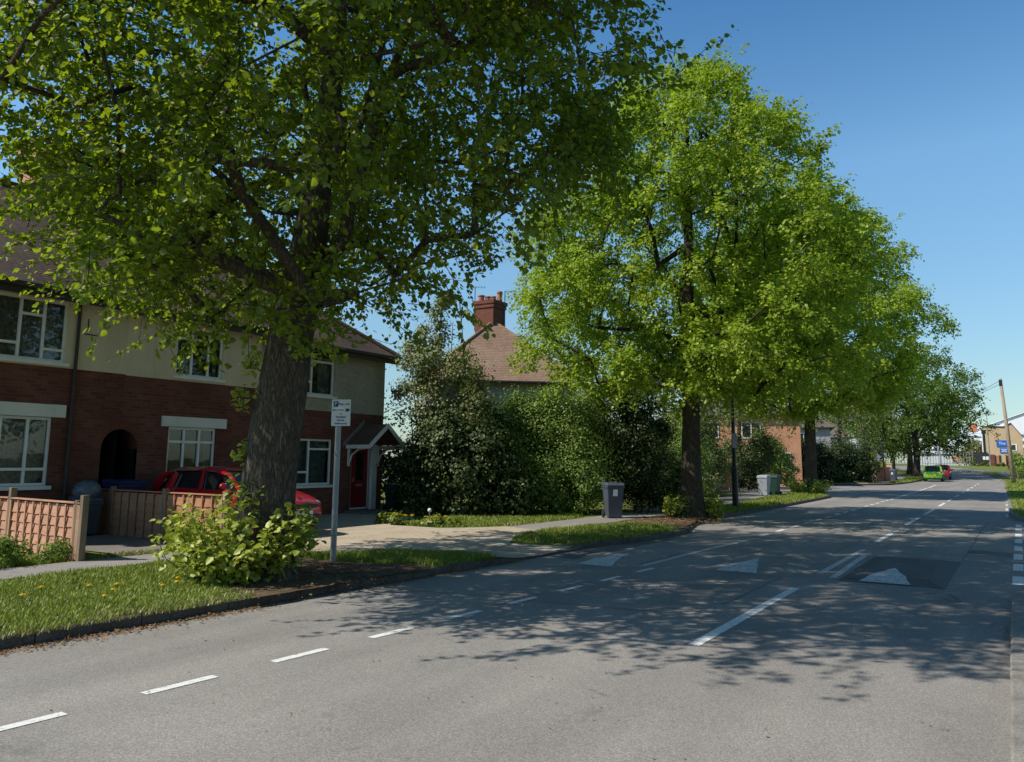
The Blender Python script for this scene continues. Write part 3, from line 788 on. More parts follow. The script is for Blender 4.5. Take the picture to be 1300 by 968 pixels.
def window(parent, X, y0, y1, z0, z1, vbars, hbars, sill=True, curtain='curtain_net', fw=.055, drape=.0, local=False):
    W, H = y1 - y0, z1 - z0; xa, xb = X - .10, X - .045
    fr = MB()
    fr.b2(xa, xb, y0, y0 + fw, z0, z1).b2(xa, xb, y1 - fw, y1, z0, z1).b2(xa, xb, y0 + fw, y1 - fw, z0, z0 + fw).b2(xa, xb, y0 + fw, y1 - fw, z1 - fw, z1)
    for (u, a, b) in vbars: fr.b2(xa + .004, xb + .004, y0 + u * W - fw * .5, y0 + u * W + fw * .5, z0 + a * H + (fw if a == 0 else 0), z0 + b * H - (fw if b == 1 else 0))
    for (v, a, b) in hbars: fr.b2(xa + .002, xb + .006, y0 + a * W + fw * .5, y0 + b * W - fw * .5, z0 + v * H - fw * .5, z0 + v * H + fw * .5)
    w = fr.build('window', 'upvc', parent, local, origin=None)
    pn = MB(); pn.quad((X - .078, y0, z0), (X - .078, y1, z0), (X - .078, y1, z1), (X - .078, y0, z1))
    o = pn.build('pane', 'pane_glass', parent, local); o.parent = w
    if curtain:
        n = 22; xo = lambda t: X - .22 + .018 * math.sin(t * 60)
        for lo, hi in (((0, drape), (1 - drape, 1)) if drape else ((0, 1),)):
            cb = MB()
            for k in range(n):
                t0, t1 = lo + (hi - lo) * k / n, lo + (hi - lo) * (k + 1) / n
                cb.quad((xo(t0), y0 + W * t0, z0 + .02), (xo(t1), y0 + W * t1, z0 + .02), (xo(t1), y0 + W * t1, z1), (xo(t0), y0 + W * t0, z1))
            c = cb.build('curtain', curtain, parent, local); c.parent = w
    if sill:
        sb = MB(); sb.b2(X - .10, X + .07, y0 - .06, y1 + .06, z0 - .075, z0 - .003)
        s = sb.build('sill', 'upvc', parent, local); s.parent = w
    return w
def chimney(parent, c, z0, z1, wx, wy, pots, mat='brick_dark', aerial=False):
    mb = MB(); x, y = c
    mb.b2(x - wx / 2, x + wx / 2, y - wy / 2, y + wy / 2, z0, z1 - .34)
    mb.b2(x - wx / 2 - .05, x + wx / 2 + .05, y - wy / 2 - .05, y + wy / 2 + .05, z1 - .34, z1 - .16)
    mb.b2(x - wx / 2 - .09, x + wx / 2 + .09, y - wy / 2 - .09, y + wy / 2 + .09, z1 - .16, z1)
    ch = mb.build('chimney', mat, parent)
    for (dx, dy, h, r) in pots:
        p = MB(); p.tube([(x + dx, y + dy, z1 - .01), (x + dx, y + dy, z1 + h * .8), (x + dx, y + dy, z1 + h * .82), (x + dx, y + dy, z1 + h)], [r * .95, r * .85, r * 1.08, r * 1.05], 14)
        q = p.build('chimney_pot', 'terracotta', parent); q.parent = ch
    return ch

XF = -16.5
def terrace_house(name, label, y0, y1, band, eave, ridge, low, mats, hip=0.0, first=False, last=False, win=(), group=None, arch=None):
    root = empty(name, (XF, y0, .1), label, 'house', group)
    holes = [w['r'] for w in win if 'r' in w]
    lowm, upm = mats
    low_ = MB(); z_low = -.1
    lh = list(holes)
    if arch: lh.append(arch)
    wall_cells(low_, XF, y0, y1, z_low, band, lh)
    if last: low_.quad((XF, y1, z_low), (XF - 8, y1, z_low), (XF - 8, y1, band), (XF, y1, band))
    if first: low_.quad((XF, y0, z_low), (XF - 8, y0, z_low), (XF - 8, y0, ridge), (XF, y0, eave))
    low_.quad((XF - 8, y0, z_low), (XF - 8, y1, z_low), (XF - 8, y1, eave), (XF - 8, y0, eave))
    if not last: low_.quad((XF - .2, y1 - .01, z_low), (XF - 8, y1 - .01, z_low), (XF - 8, y1 - .01, eave), (XF - .2, y1 - .01, eave))
    low_.build('wall', lowm, root)
    up = MB(); wall_cells(up, XF + .015, y0, y1, band, eave, holes, .125)
    up.quad((XF, y0, band), (XF + .015, y0, band), (XF + .015, y1, band), (XF, y1, band))
    if last: up.quad((XF + .015, y1, band), (XF - 8, y1, band), (XF - 8, y1, eave), (XF + .015, y1, eave))
    up.build('rendered_wall', upm, root)
    inn = MB()
    inn.quad((XF - 3, y0 + .02, z_low), (XF - 3, y1 - .02, z_low), (XF - 3, y1 - .02, eave), (XF - 3, y0 + .02, eave))
    for yy in (y0 + .02, y1 - .02): inn.quad((XF - .13, yy, z_low), (XF - 3, yy, z_low), (XF - 3, yy, eave), (XF - .13, yy, eave))
    for zz in (.15, band - .25, eave - .02): inn.quad((XF - .13, y0 + .02, zz), (XF - .13, y1 - .02, zz), (XF - 3, y1 - .02, zz), (XF - 3, y0 + .02, zz))
    inn.build('room', 'dark_interior', root)
    # roof
    xe, xr, xb = XF + .35, XF - 4.0, XF - 8.35; ze = eave - .05; sl = (ridge - ze) / (xe - xr)
    rf = MB(); ya, yb = y0 - (.15 if first else 0), y1 + (.33 if last else 0)
    yr = yb - hip if hip else yb
    rf.quad((xe, ya, ze), (xe, yb, ze), (xr, yr, ridge), (xr, ya, ridge))
    rf.quad((xb, ya, ze), (xr, ya, ridge), (xr, yr, ridge), (xb, yb, ze))
    if hip: rf.quad((xe, yb, ze), (xb, yb, ze), (xr, yr, ridge))
    rf.quad((xe, ya, ze), (xe, ya, ze - .07), (xe, yb, ze - .07), (xe, yb, ze))
    rf.quad((xe, ya, ze - .07), (XF, ya, ze - .07), (XF, yb, ze - .07), (xe, yb, ze - .07))
    if last: rf.quad((xe, yb, ze), (xe, yb, ze - .07), (xb, yb, ze - .07), (xb, yb, ze)); rf.quad((xe, y1 - .01, ze - .07), (xb, y1 - .01, ze - .07), (xb, yb, ze - .07), (xe, yb, ze - .07))
    roof = rf.build('roof', 'roof_brown', root)
    rt = MB(); rt.tube([(xr, ya, ridge + .02), (xr, yr, ridge + .02)], .09, 8)
    if hip:
        rt.tube([(xr, yr, ridge + .02), (xe, yb, ze + .03)], .075, 8); rt.tube([(xr, yr, ridge + .02), (xb, yb, ze + .03)], .075, 8)
    r2 = rt.build('ridge_tiles', 'roof_brown', root); r2.parent = roof
    gt = MB(); gt.tube([(xe + .05, ya, ze - .03), (xe + .05, yb, ze - .03)], .06, 8)
    gt.b2(xe - .03, xe - .008, ya, yb, ze - .22, ze - .075)
    gt.build('gutter', 'gutter', root)
    for w in win:
        if 'r' in w: window(root, XF + (.015 if w['r'][2] > band else 0), *w['r'], w.get('v', []), w.get('h', []), w.get('sill', True), w.get('cur', 'curtain_net'), drape=w.get('drape', 0))
        if 'lintel' in w:
            l = MB(); l.b2(XF - .05, XF + .045, *w['lintel'])
            l.build('lintel', 'lintel_white', root)
    return root

HG = 'terraced houses behind the front gardens'
hA = terrace_house('terraced_house', 'dark brick terraced house with cream upper storey and arched passage at its end', 5.3, 10.2, 3.46, 5.06, 8.25, 0, ('brick_red', 'cream_render'), first=True, group=HG,
    arch=(9.78, 10.3, -.2, 2.262),
    win=[dict(r=(6.6, 8.72, 1.08, 2.44), v=[(.30, 0, 1), (.55, 0, 1), (.79, 0, 1)], h=[(.24, 0, .30), (.80, .30, .55), (.24, .55, .79), (.24, .79, 1)], lintel=(6.35, 8.96, 2.445, 2.70)),
         dict(r=(7.42, 8.86, 3.56, 4.82), v=[(.36, 0, 1), (.68, 0, 1)], h=[(.25, 0, .36), (.73, .36, .68), (.20, .68, 1)])])
bits = MB(); bits.tube([(XF + .06, 9.06, 5.0), (XF + .06, 9.06, .15)], .035, 8); bits.build('downpipe', 'gutter', hA)
bits = MB(); bits.tube([(XF + .02, 9.28, 4.55), (XF + .02, 9.28, 4.3)], .012, 5); bits.tube([(XF + .02, 9.2, 4.22), (XF + .02, 9.5, 4.22)], .012, 5); bits.build('cable', 'plastic_black', hA)
chimney(hA, (XF - 4.0, 10.15), 7.6, 9.35, .75, .95, [(0, -.28, .35, .13), (0, 0.02, .35, .13), (0, .3, .35, .13)], 'brick_orange')
hB = terrace_house('terraced_house', 'middle brick terraced house with white lintel over slim white window behind tree trunk', 10.2, 13.9, 3.44, 5.02, 8.22, 0, ('brick_red', 'cream_render'), group=HG, arch=(10.1, 10.62, -.2, 2.262),
    win=[dict(r=(11.36, 12.66, 1.06, 2.36), v=[(.34, 0, 1), (.66, 0, 1)], h=[(.74, 0, .34), (.74, .34, .66), (.74, .66, 1)], lintel=(11.16, 12.92, 2.365, 2.60), drape=.14, cur='curtain_grey'),
         dict(r=(11.42, 12.72, 3.56, 4.74), v=[(.34, 0, 1), (.70, 0, 1)], h=[(.76, 0, .34), (.76, .34, .70)], drape=.1)])
# the arched passage sits on the party wall: its own porch of brick belongs to the left house
def passage():
    a0, a1, zt = 9.78, 10.62, 2.26; r = (a1 - a0) / 2; cy = (a0 + a1) / 2; zs_ = zt - r; n = 14
    sp = MB()
    A = [(cy - r * math.cos(pi * t / n), zs_ + r * math.sin(pi * t / n)) for t in range(n + 1)]
    for p, q in zip(A, A[1:]):
        sp.quad((XF, p[0], p[1]), (XF, q[0], q[1]), (XF, q[0], zt + .004), (XF, p[0], zt + .004))
        sp.quad((XF, p[0], p[1]), (XF - 2.4, p[0], p[1]), (XF - 2.4, q[0], q[1]), (XF, q[0], q[1]))
    sp.build('arch_spandrel', 'brick_red', hA)
    tn = MB()
    for y in (a0, a1): tn.quad((XF - .01, y, -.05), (XF - 2.6, y, -.05), (XF - 2.6, y, zt), (XF - .01, y, zt))
    tn.quad((XF - 2.5, a0, -.05), (XF - 2.5, a1, -.05), (XF - 2.5, a1, zt), (XF - 2.5, a0, zt))
    tn.build('passage', 'dark_interior', hA)
    v = MB()
    for t in range(17):
        t0, t1 = pi * t / 17, pi * (t + .86) / 17
        v.prism([(XF - .03, cy - rr * math.cos(tt), zs_ + rr * math.sin(tt)) for rr, tt in ((r, t0), (r + .22, t0), (r + .22, t1), (r, t1))], (.036, 0, 0))
    v.build('arch_surround', 'brick_dark', hA)
passage()
hC = terrace_house('end_house', 'end terrace house with grey pebbledash upper storey and gabled porch over red door', 13.9, 18.72, 2.99, 4.84, 7.98, 0, ('brick_red', 'pebbledash'), hip=4.0, last=True, group=HG,
    win=[dict(r=(15.22, 16.58, .94, 2.2), v=[(.38, 0, 1)], h=[(.28, 0, .38), (.78, .38, 1)], cur='curtain_grey'),
         dict(r=(15.1, 16.56, 3.42, 4.7), v=[(.42, 0, 1)], h=[(.74, .42, 1), (.28, 0, .42)], cur='curtain_grey', drape=.3),
         dict(r=(17.38, 18.2, .2, 2.1), sill=False, cur=None, v=[], h=[])])
for c in children(hC):       # the door stands in the last opening
    if c.name.startswith('window') and abs(min(v.co.z for v in c.data.vertices) + .1 - .2) < .02:
        c.name = 'door_frame'
door = MB(); door.b2(XF - .12, XF - .055, 17.44, 18.14, .24, 2.04)
door = door.build('door', 'red_door', hC, bevel=.006)
dg_ = MB(); dg_.b2(XF - .058, XF - .048, 17.64, 17.94, 1.05, 1.85); d2 = dg_.build('door_glass', 'car_glass', hC); d2.parent = door
dk = MB(); dk.b2(XF - .055, XF - .01, 17.50, 17.54, 1.0, 1.12); d2 = dk.build('handle', 'alloy', hC); d2.parent = door
lb = MB(); lb.b2(XF - .058, XF - .045, 17.66, 17.92, .86, .93); d2 = lb.build('letter_plate', 'alloy', hC); d2.parent = door
st = MB(); st.b2(XF + .002, XF + .75, 17.15, 18.45, .02, .18); st.build('step', 'concrete_yard', hC, bevel=.01)
# porch canopy
pc = MB(); yr_, ze_, zr_ = 17.85, 2.12, 2.68; xo = XF + .95
for s in (-1, 1):
    ye = yr_ + s * .72
    pc.prism([(XF + .01, ye, ze_), (xo, ye, ze_), (xo, yr_, zr_), (XF + .01, yr_, zr_)], (0, 0, -.05))
porch = pc.build('porch', 'porch_tile', hC)
pw = MB()
for s in (-1, 1):
    ye = yr_ + s * .76
    pw.prism([(xo + .004, ye, ze_ - .16), (xo + .004, ye, ze_ - .02), (xo + .004, yr_, zr_ + .02), (xo + .004, yr_, zr_ - .12)], (.035, 0, 0))
    pw.b2(XF + .02, xo, ye - s * .04 - .015, ye - s * .04 + .015, ze_ - .16, ze_ - .055)
o = pw.build('bargeboard', 'upvc', hC); o.parent = porch
for s in (-1, 1):
    br = MB(); yb_ = yr_ + s * .62
    br.b2(XF + .01, XF + .07, yb_ - .03, yb_ + .03, 1.45, 2.05)
    br.tube([(XF + .04, yb_, 1.5), (XF + .16, yb_, 1.78), (XF + .42, yb_, 1.94), (XF + .75, yb_, 1.98)], .028, 6)
    o = br.build('bracket', 'upvc', hC); o.parent = porch
sp_ = MB(); sp_.b2(XF + .01, XF + .12, 18.16, 18.36, .19, 2.1); sp_.build('porch_panel', 'upvc', hC)
fl = MB(); fl.prism([(XF + .018, yr_ - .85, ze_ + .02), (XF + .018, yr_, zr_ + .14), (XF + .018, yr_, zr_ + .0), (XF + .018, yr_ - .85, ze_ - .12)], (.012, 0, 0)); fl.build('flashing', 'lead', hC)
chimney(hC, (XF - 4.0, 14.75), 7.3, 8.95, .75, 1.0, [(0, -.28, .35, .13), (0, .1, .35, .13), (0, .36, .3, .12)], 'brick_orange')

# the hipped house behind the hedge
def hip_house(name, label, corner, ux, w, d, z_e, z_a, wallm, roofm, oh=.35, ridge=0.0, group=None, low=-.1, base=None):
    """corner: front left corner; ux: unit vector along the front (left to right); d goes back from it."""
    ux = Vector((ux[0], ux[1], 0)).normalized(); uy = Vector((-ux.y, ux.x, 0)); c = Vector((corner[0], corner[1], 0))
    P = lambda a, b, z: tuple(c + ux * a + uy * b + Vector((0, 0, z)))
    root = empty(name, (corner[0], corner[1], 0 if base is None else base), label, 'house', group)
    wb = MB(); cor = [(0, 0), (w, 0), (w, d), (0, d)]
    for (a, b), (e, f) in zip(cor, cor[1:] + cor[:1]): wb.quad(P(a, b, low), P(e, f, low), P(e, f, z_e), P(a, b, z_e))
    wb.build('wall', wallm, root)
    rf = MB(); ze = z_e - .1; o = oh
    cc = [(-o, -o), (w + o, -o), (w + o, d + o), (-o, d + o)]
    if ridge > 0: a1, a2 = (w / 2, d / 2 - ridge / 2), (w / 2, d / 2 + ridge / 2)
    elif ridge < 0: a1, a2 = (w / 2 + ridge / 2, d / 2), (w / 2 - ridge / 2, d / 2)
    else: a1 = a2 = (w / 2, d / 2)
    ap1, ap2 = P(*a1, z_a), P(*a2, z_a); K = [P(a, b, ze) for a, b in cc]
    if ridge > 0: F = [(K[0], K[1], ap1), (K[1], K[2], ap2, ap1), (K[2], K[3], ap2), (K[3], K[0], ap1, ap2)]
    elif ridge < 0: F = [(K[0], K[1], ap2, ap1), (K[1], K[2], ap2), (K[2], K[3], ap1, ap2), (K[3], K[0], ap1)]
    else: F = [(K[i], K[(i + 1) % 4], ap1) for i in range(4)]
    for f in F: rf.quad(*f)
    rf.quad(*K[::-1])
    roof = rf.build('roof', roofm, root)
    ht = MB()
    for k, a in zip(K, (ap1, ap1, ap2, ap2) if ridge > 0 else (ap1, ap2, ap2, ap1)): ht.tube([k, a], .085, 7)
    if ridge: ht.tube([ap1, ap2], .09, 7)
    h = ht.build('ridge_tiles', roofm, root); h.parent = roof
    gt = MB()
    for a, b in zip(K, K[1:] + K[:1]): gt.tube([tuple(Vector(a) - Vector((0, 0, .05))), tuple(Vector(b) - Vector((0, 0, .05)))], .06, 7)
    gt.build('gutter', 'gutter', root)
    return root, P
hH, PH = hip_house('hipped_house', 'grey rendered house with tan hipped roof and big brick chimney rising behind the hedge', (-20.3, 25.7), (.75, .66), 6.2, 6.2, 5.02, 7.98, 'grey_render', 'roof_tan')
pcx = PH(3.0, 3.5, 0)
chm = chimney(hH, (pcx[0], pcx[1]), 7.0, 8.95, 1.0, 1.0, [], 'brick_dark')
for k, (a, h, r) in enumerate(((-.42, .32, .15), (-.12, .27, .13), (.14, .27, .13), (.43, .5, .13))):
    p = MB(); q = Vector((pcx[0] + a * .85, pcx[1] + a * .53, 8.95))
    p.tube([q, q + Vector((0, 0, h * .82)), q + Vector((0, 0, h * .84)), q + Vector((0, 0, h))], [r, r * .9, r * 1.1, r * 1.1], 14)
    o = p.build('chimney_pot', 'terracotta', hH); o.parent = chm
for dx, hgt in ((-.72, 2.1), (.68, 1.9)):
    a = MB(); q = Vector((pcx[0] + dx * .85, pcx[1] + dx * .53, 7.6))
    a.tube([q, q + Vector((0, 0, hgt))], .026, 6); top = q + Vector((0, 0, hgt - .03))
    a.tube([top, top + Vector((.42, .26, 0))], .012, 5)
    for t in (.1, .35, .6, .9): a.tube([top + Vector((.42 * t, .26 * t, -.09)), top + Vector((.42 * t, .26 * t, .09))], .007, 4)
    a.build('aerial', 'fence_steel', hH)
wv = MB()
for s in (1.4, 4.2):
    A = Vector(PH(s, -.02, 2.9)); B = Vector(PH(s + 1.3, -.02, 2.9)); n = (B - A).normalized()
    wv.prism([A, B, B + Vector((0, 0, 1.3)), A + Vector((0, 0, 1.3))], Vector((n.y, -n.x, 0)) * .05)
    f = wv.build('window', 'upvc', hH); wv = MB()
    A2, B2 = A + n * .07, B - n * .07
    wv.prism([A2 + Vector((0, 0, .07)), B2 + Vector((0, 0, .07)), B2 + Vector((0, 0, 1.23)), A2 + Vector((0, 0, 1.23))], Vector((n.y, -n.x, 0)) * .056)
    q = wv.build('pane', 'car_glass', hH); q.parent = f; wv = MB()

def far_windows(root, P, specs, zoff=0, pane='car_glass'):
    for (a, b, z0, z1) in specs:
        A = Vector(P(a, -.015, z0)); B = Vector(P(b, -.015, z0)); n = (B - A).normalized(); H = Vector((0, 0, z1 - z0)); e = Vector((n.y, -n.x, 0))
        f = MB(); f.prism([A, B, B + H, A + H], e * .05); f = f.build('window', 'upvc', root)
        A2, B2 = A + n * .08, B - n * .08; H1 = Vector((0, 0, .08)); H2 = H - H1; mid = (A2 + B2) / 2
        for u, v in ((A2, mid - n * .04), (mid + n * .04, B2)):
            p = MB(); p.prism([u + H1, v + H1, v + H2, u + H2], e * .056); p = p.build('pane', pane, root); p.parent = f
hO, PO = hip_house('brick_house', 'orange brick house half hidden behind the second tree', (-22.2, 57.6), (.97, .24), 9.3, 7, 5.2, 8.0, 'brick_orange', 'roof_grey', ridge=-3)
far_windows(hO, PO, [(5.2, 6.6, 3.4, 4.6), (7.3, 8.6, 1.1, 2.4), (2.2, 3.6, 3.4, 4.6), (2.2, 3.6, 1.1, 2.4)])
chimney(hO, (-19.0, 61.5), 7.0, 9.2, .9, .9, [(-.2, 0, .35, .14), (.2, 0, .35, .14)])
hW, PW_ = hip_house('white_house', 'white rendered house with grey roof beyond the side road', (-22.6, 93.5), (.97, .22), 7, 7, 4.6, 6.9, 'white_render', 'roof_grey', ridge=-2)
far_windows(hW, PW_, [(1.2, 2.4, 1.0, 2.3), (4.4, 5.8, 1.0, 2.3), (1.2, 2.4, 3.0, 4.1), (4.4, 5.8, 3.0, 4.1)])
hR, PR_ = hip_house('grey_house', 'grey house with slate roof behind the dark hedge past the side road', (-22.4, 75.5), (.97, .24), 8.2, 7, 5.0, 7.6, 'grey_render', 'roof_grey', ridge=-2)
far_windows(hR, PR_, [(1.2, 2.6, 1.0, 2.3), (5.2, 6.6, 1.0, 2.3), (1.2, 2.6, 3.2, 4.4), (5.2, 6.6, 3.2, 4.4)])

# ------------------------------------------------------------------ garden fences
def garden_fence(name, label, a, b, h, posts, mat, z0=.1, batten=.26, rows=5, tall=None, group='wooden garden fences'):
    a, b = Vector((*a, z0)), Vector((*b, z0)); d = (b - a); L = d.length; u = d / L; n = Vector((u.y, -u.x, 0))   # n: the side with the battens
    root = empty(name, tuple(a), label, 'fence', group)
    for i, (s0, s1) in enumerate(zip(posts, posts[1:])):
        pb = MB(); s0 += .06; s1 -= .06
        A = a + u * (s0 * L / posts[-1] if False else s0); B = a + u * s1
        rh = (h - .08) / rows
        for r in range(rows):     # lapped boards, each tilted outward at its foot, with a wavy lower edge
            z = .04 + r * rh; k = 10; lo = []; hi = []
            for j in range(k + 1):
                q = A + (B - A) * (j / k)
                lo.append(q + n * .022 + Vector((0, 0, z - .02 + .012 * math.sin(j * 1.9 + r * 2.3 + i)))); hi.append(q + Vector((0, 0, z + rh)))
            for j in range(k): pb.quad(lo[j], lo[j + 1], hi[j + 1], hi[j]); pb.quad(lo[j + 1], lo[j], lo[j] - n * .02, lo[j + 1] - n * .02)
            pb.quad(A - n * .004 + Vector((0, 0, z)), B - n * .004 + Vector((0, 0, z)), B - n * .004 + Vector((0, 0, z + rh)), A - n * .004 + Vector((0, 0, z + rh)))
        pn = pb.build('fence_panel', mat, root)
        bt = MB(); m = max(2, int((s1 - s0) / batten)); ang = math.atan2(u.y, u.x)
        for j in range(m + 1):
            q = A + (B - A) * (j / m); bt.box(tuple(q + n * .036 + Vector((0, 0, h / 2))), (.035, .022, h - .06), ang)
        o = bt.build('battens', mat, root); o.parent = pn
        cp = MB(); cp.box(tuple((A + B) / 2 + n * .012 + Vector((0, 0, h))), ((B - A).length, .075, .022), ang)
        o = cp.build('capping_rail', 'post_wood' if mat == 'x' else mat, root); o.parent = pn
    for j, s in enumerate(posts):
        q = a + u * s; p = MB(); ph = h + .07 if not tall or j not in tall else h + tall[j]
        p.box(tuple(q + Vector((0, 0, ph / 2 - .05))), (.095, .095, ph + .1), math.atan2(u.y, u.x)); p.build('post', 'post_wood', root, bevel=.006)
    return root
garden_fence('garden_fence', 'sunlit orange lapped panel fence at left edge beside the path', (-16.35, 7.22), (-12.0, 6.93), .86, [0, 1.9, 4.2, 4.36], 'fence_orange', tall={1: .17, 2: .04, 3: .12})
garden_fence('garden_fence', 'tan panel fence between the drives, mostly in shade beside the red car', (-16.35, 9.62), (-11.9, 9.42), .90, [0, .75, 2.6, 4.45], 'fence_tan')

# ------------------------------------------------------------------ wheelie bins and bag
def wheelie_bin(label, loc, rz, mat, lidmat, w=.5, d=.55, h=.95, sticker=False, group='wheelie bins'):
    r = empty('wheelie_bin', loc, label, 'wheelie bin', group, rz)
    m = MB(); n = 0
    m.v = [(-w * .39, -d * .36, .02), (w * .39, -d * .36, .02), (w * .39, d * .30, .06), (-w * .39, d * .30, .06),
           (-w * .47, -d * .5, h - .10), (w * .47, -d * .5, h - .10), (w * .47, d * .44, h - .10), (-w * .47, d * .44, h - .10)]
    m.f = [(3, 2, 1, 0), (4, 5, 6, 7), (0, 1, 5, 4), (1, 2, 6, 5), (2, 3, 7, 6), (3, 0, 4, 7)]
    b = m.build('body', mat, r, True, bevel=.02)
    k = MB(); k.b2(-w * .5, w * .5, -d * .53, d * .46, h - .135, h - .075); o = k.build('rim', mat, r, True, bevel=.012); o.parent = b
    k = MB(); k.v = [(-w * .52, -d * .56, h - .07), (w * .52, -d * .56, h - .07), (w * .52, d * .5, h - .07), (-w * .52, d * .5, h - .07),
                     (-w * .45, -d * .46, h - .005), (w * .45, -d * .46, h - .005), (w * .48, d * .5, h + .02), (-w * .48, d * .5, h + .02)]
    k.f = list(m.f); k.build('lid', lidmat, r, True, bevel=.018)
    k = MB(); k.tube([(-w * .42, d * .56, h - .06), (w * .42, d * .56, h - .06)], .018, 8); k.b2(-w * .42, -w * .36, d * .44, d * .57, h - .09, h - .05); k.b2(w * .36, w * .42, d * .44, d * .57, h - .09, h - .05)
    k.build('handle', mat, r, True)
    for s in (-1, 1):
        k = MB(); k.cyl((s * w * .40, d * .36, .1), (s * w * .50, d * .36, .1), .1, n=18); k.build('wheel', 'rubber', r, True, bevel=.01)
    if sticker:
        k = MB(); k.prism([(-.075, -d * .475, .60), (.055, -d * .475, .60), (.055, -d * .488, .78), (-.05, -d * .488, .78), (-.075, -d * .486, .75)], (0, -.004, 0)); k.build('label_sticker', 'sign_white', r, True)
    return r
wheelie_bin('dark grey wheelie bin with white sticker standing in front of the hedge', (-9.55, 20.4, .112), math.radians(42), 'bin_grey', 'bin_grey', sticker=True)
wheelie_bin('pale grey wheelie bin on the path beyond the lamp post', (-10.15, 38.25, .112), math.radians(-5), 'bin_pale', 'bin_pale')
wheelie_bin('dark green wheelie bin tucked behind the pale grey bin', (-9.95, 39.3, .112), math.radians(-5), 'bin_green', 'bin_green')
wheelie_bin('big blue-black wheelie bin beside the arched passage', (-15.85, 9.98, .12), math.radians(85), 'bin_blue', 'bin_blue', w=.62, d=.72, h=1.06)
wheelie_bin('dark bin with a silver bag on it below the front window', (-15.75, 9.12, .12), math.radians(85), 'bin_grey', 'bin_grey', w=.46, d=.5, h=.74)
bg = MB(); bg.sphere((-15.75, 9.12, .965), .27, 14, 9, (.95, 1.0, .80)); o = bg.build('refuse_bag', 'bag_silver', None, origin=(-15.75, 9.12, .74), smooth=True)
rr_ = random.Random(4)
for v in o.data.vertices: v.co += Vector((rr_.uniform(-.03, .03), rr_.uniform(-.03, .03), rr_.uniform(-.02, .03)))
tag(o, 'silver plastic bag slumped on top of the low dark bin', 'bag')
wheelie_bin('green wheelie bin in the shade beside the porch corner', (-15.95, 18.72, .12), math.radians(80), 'bin_green', 'bin_green', w=.5, d=.5, h=.8)

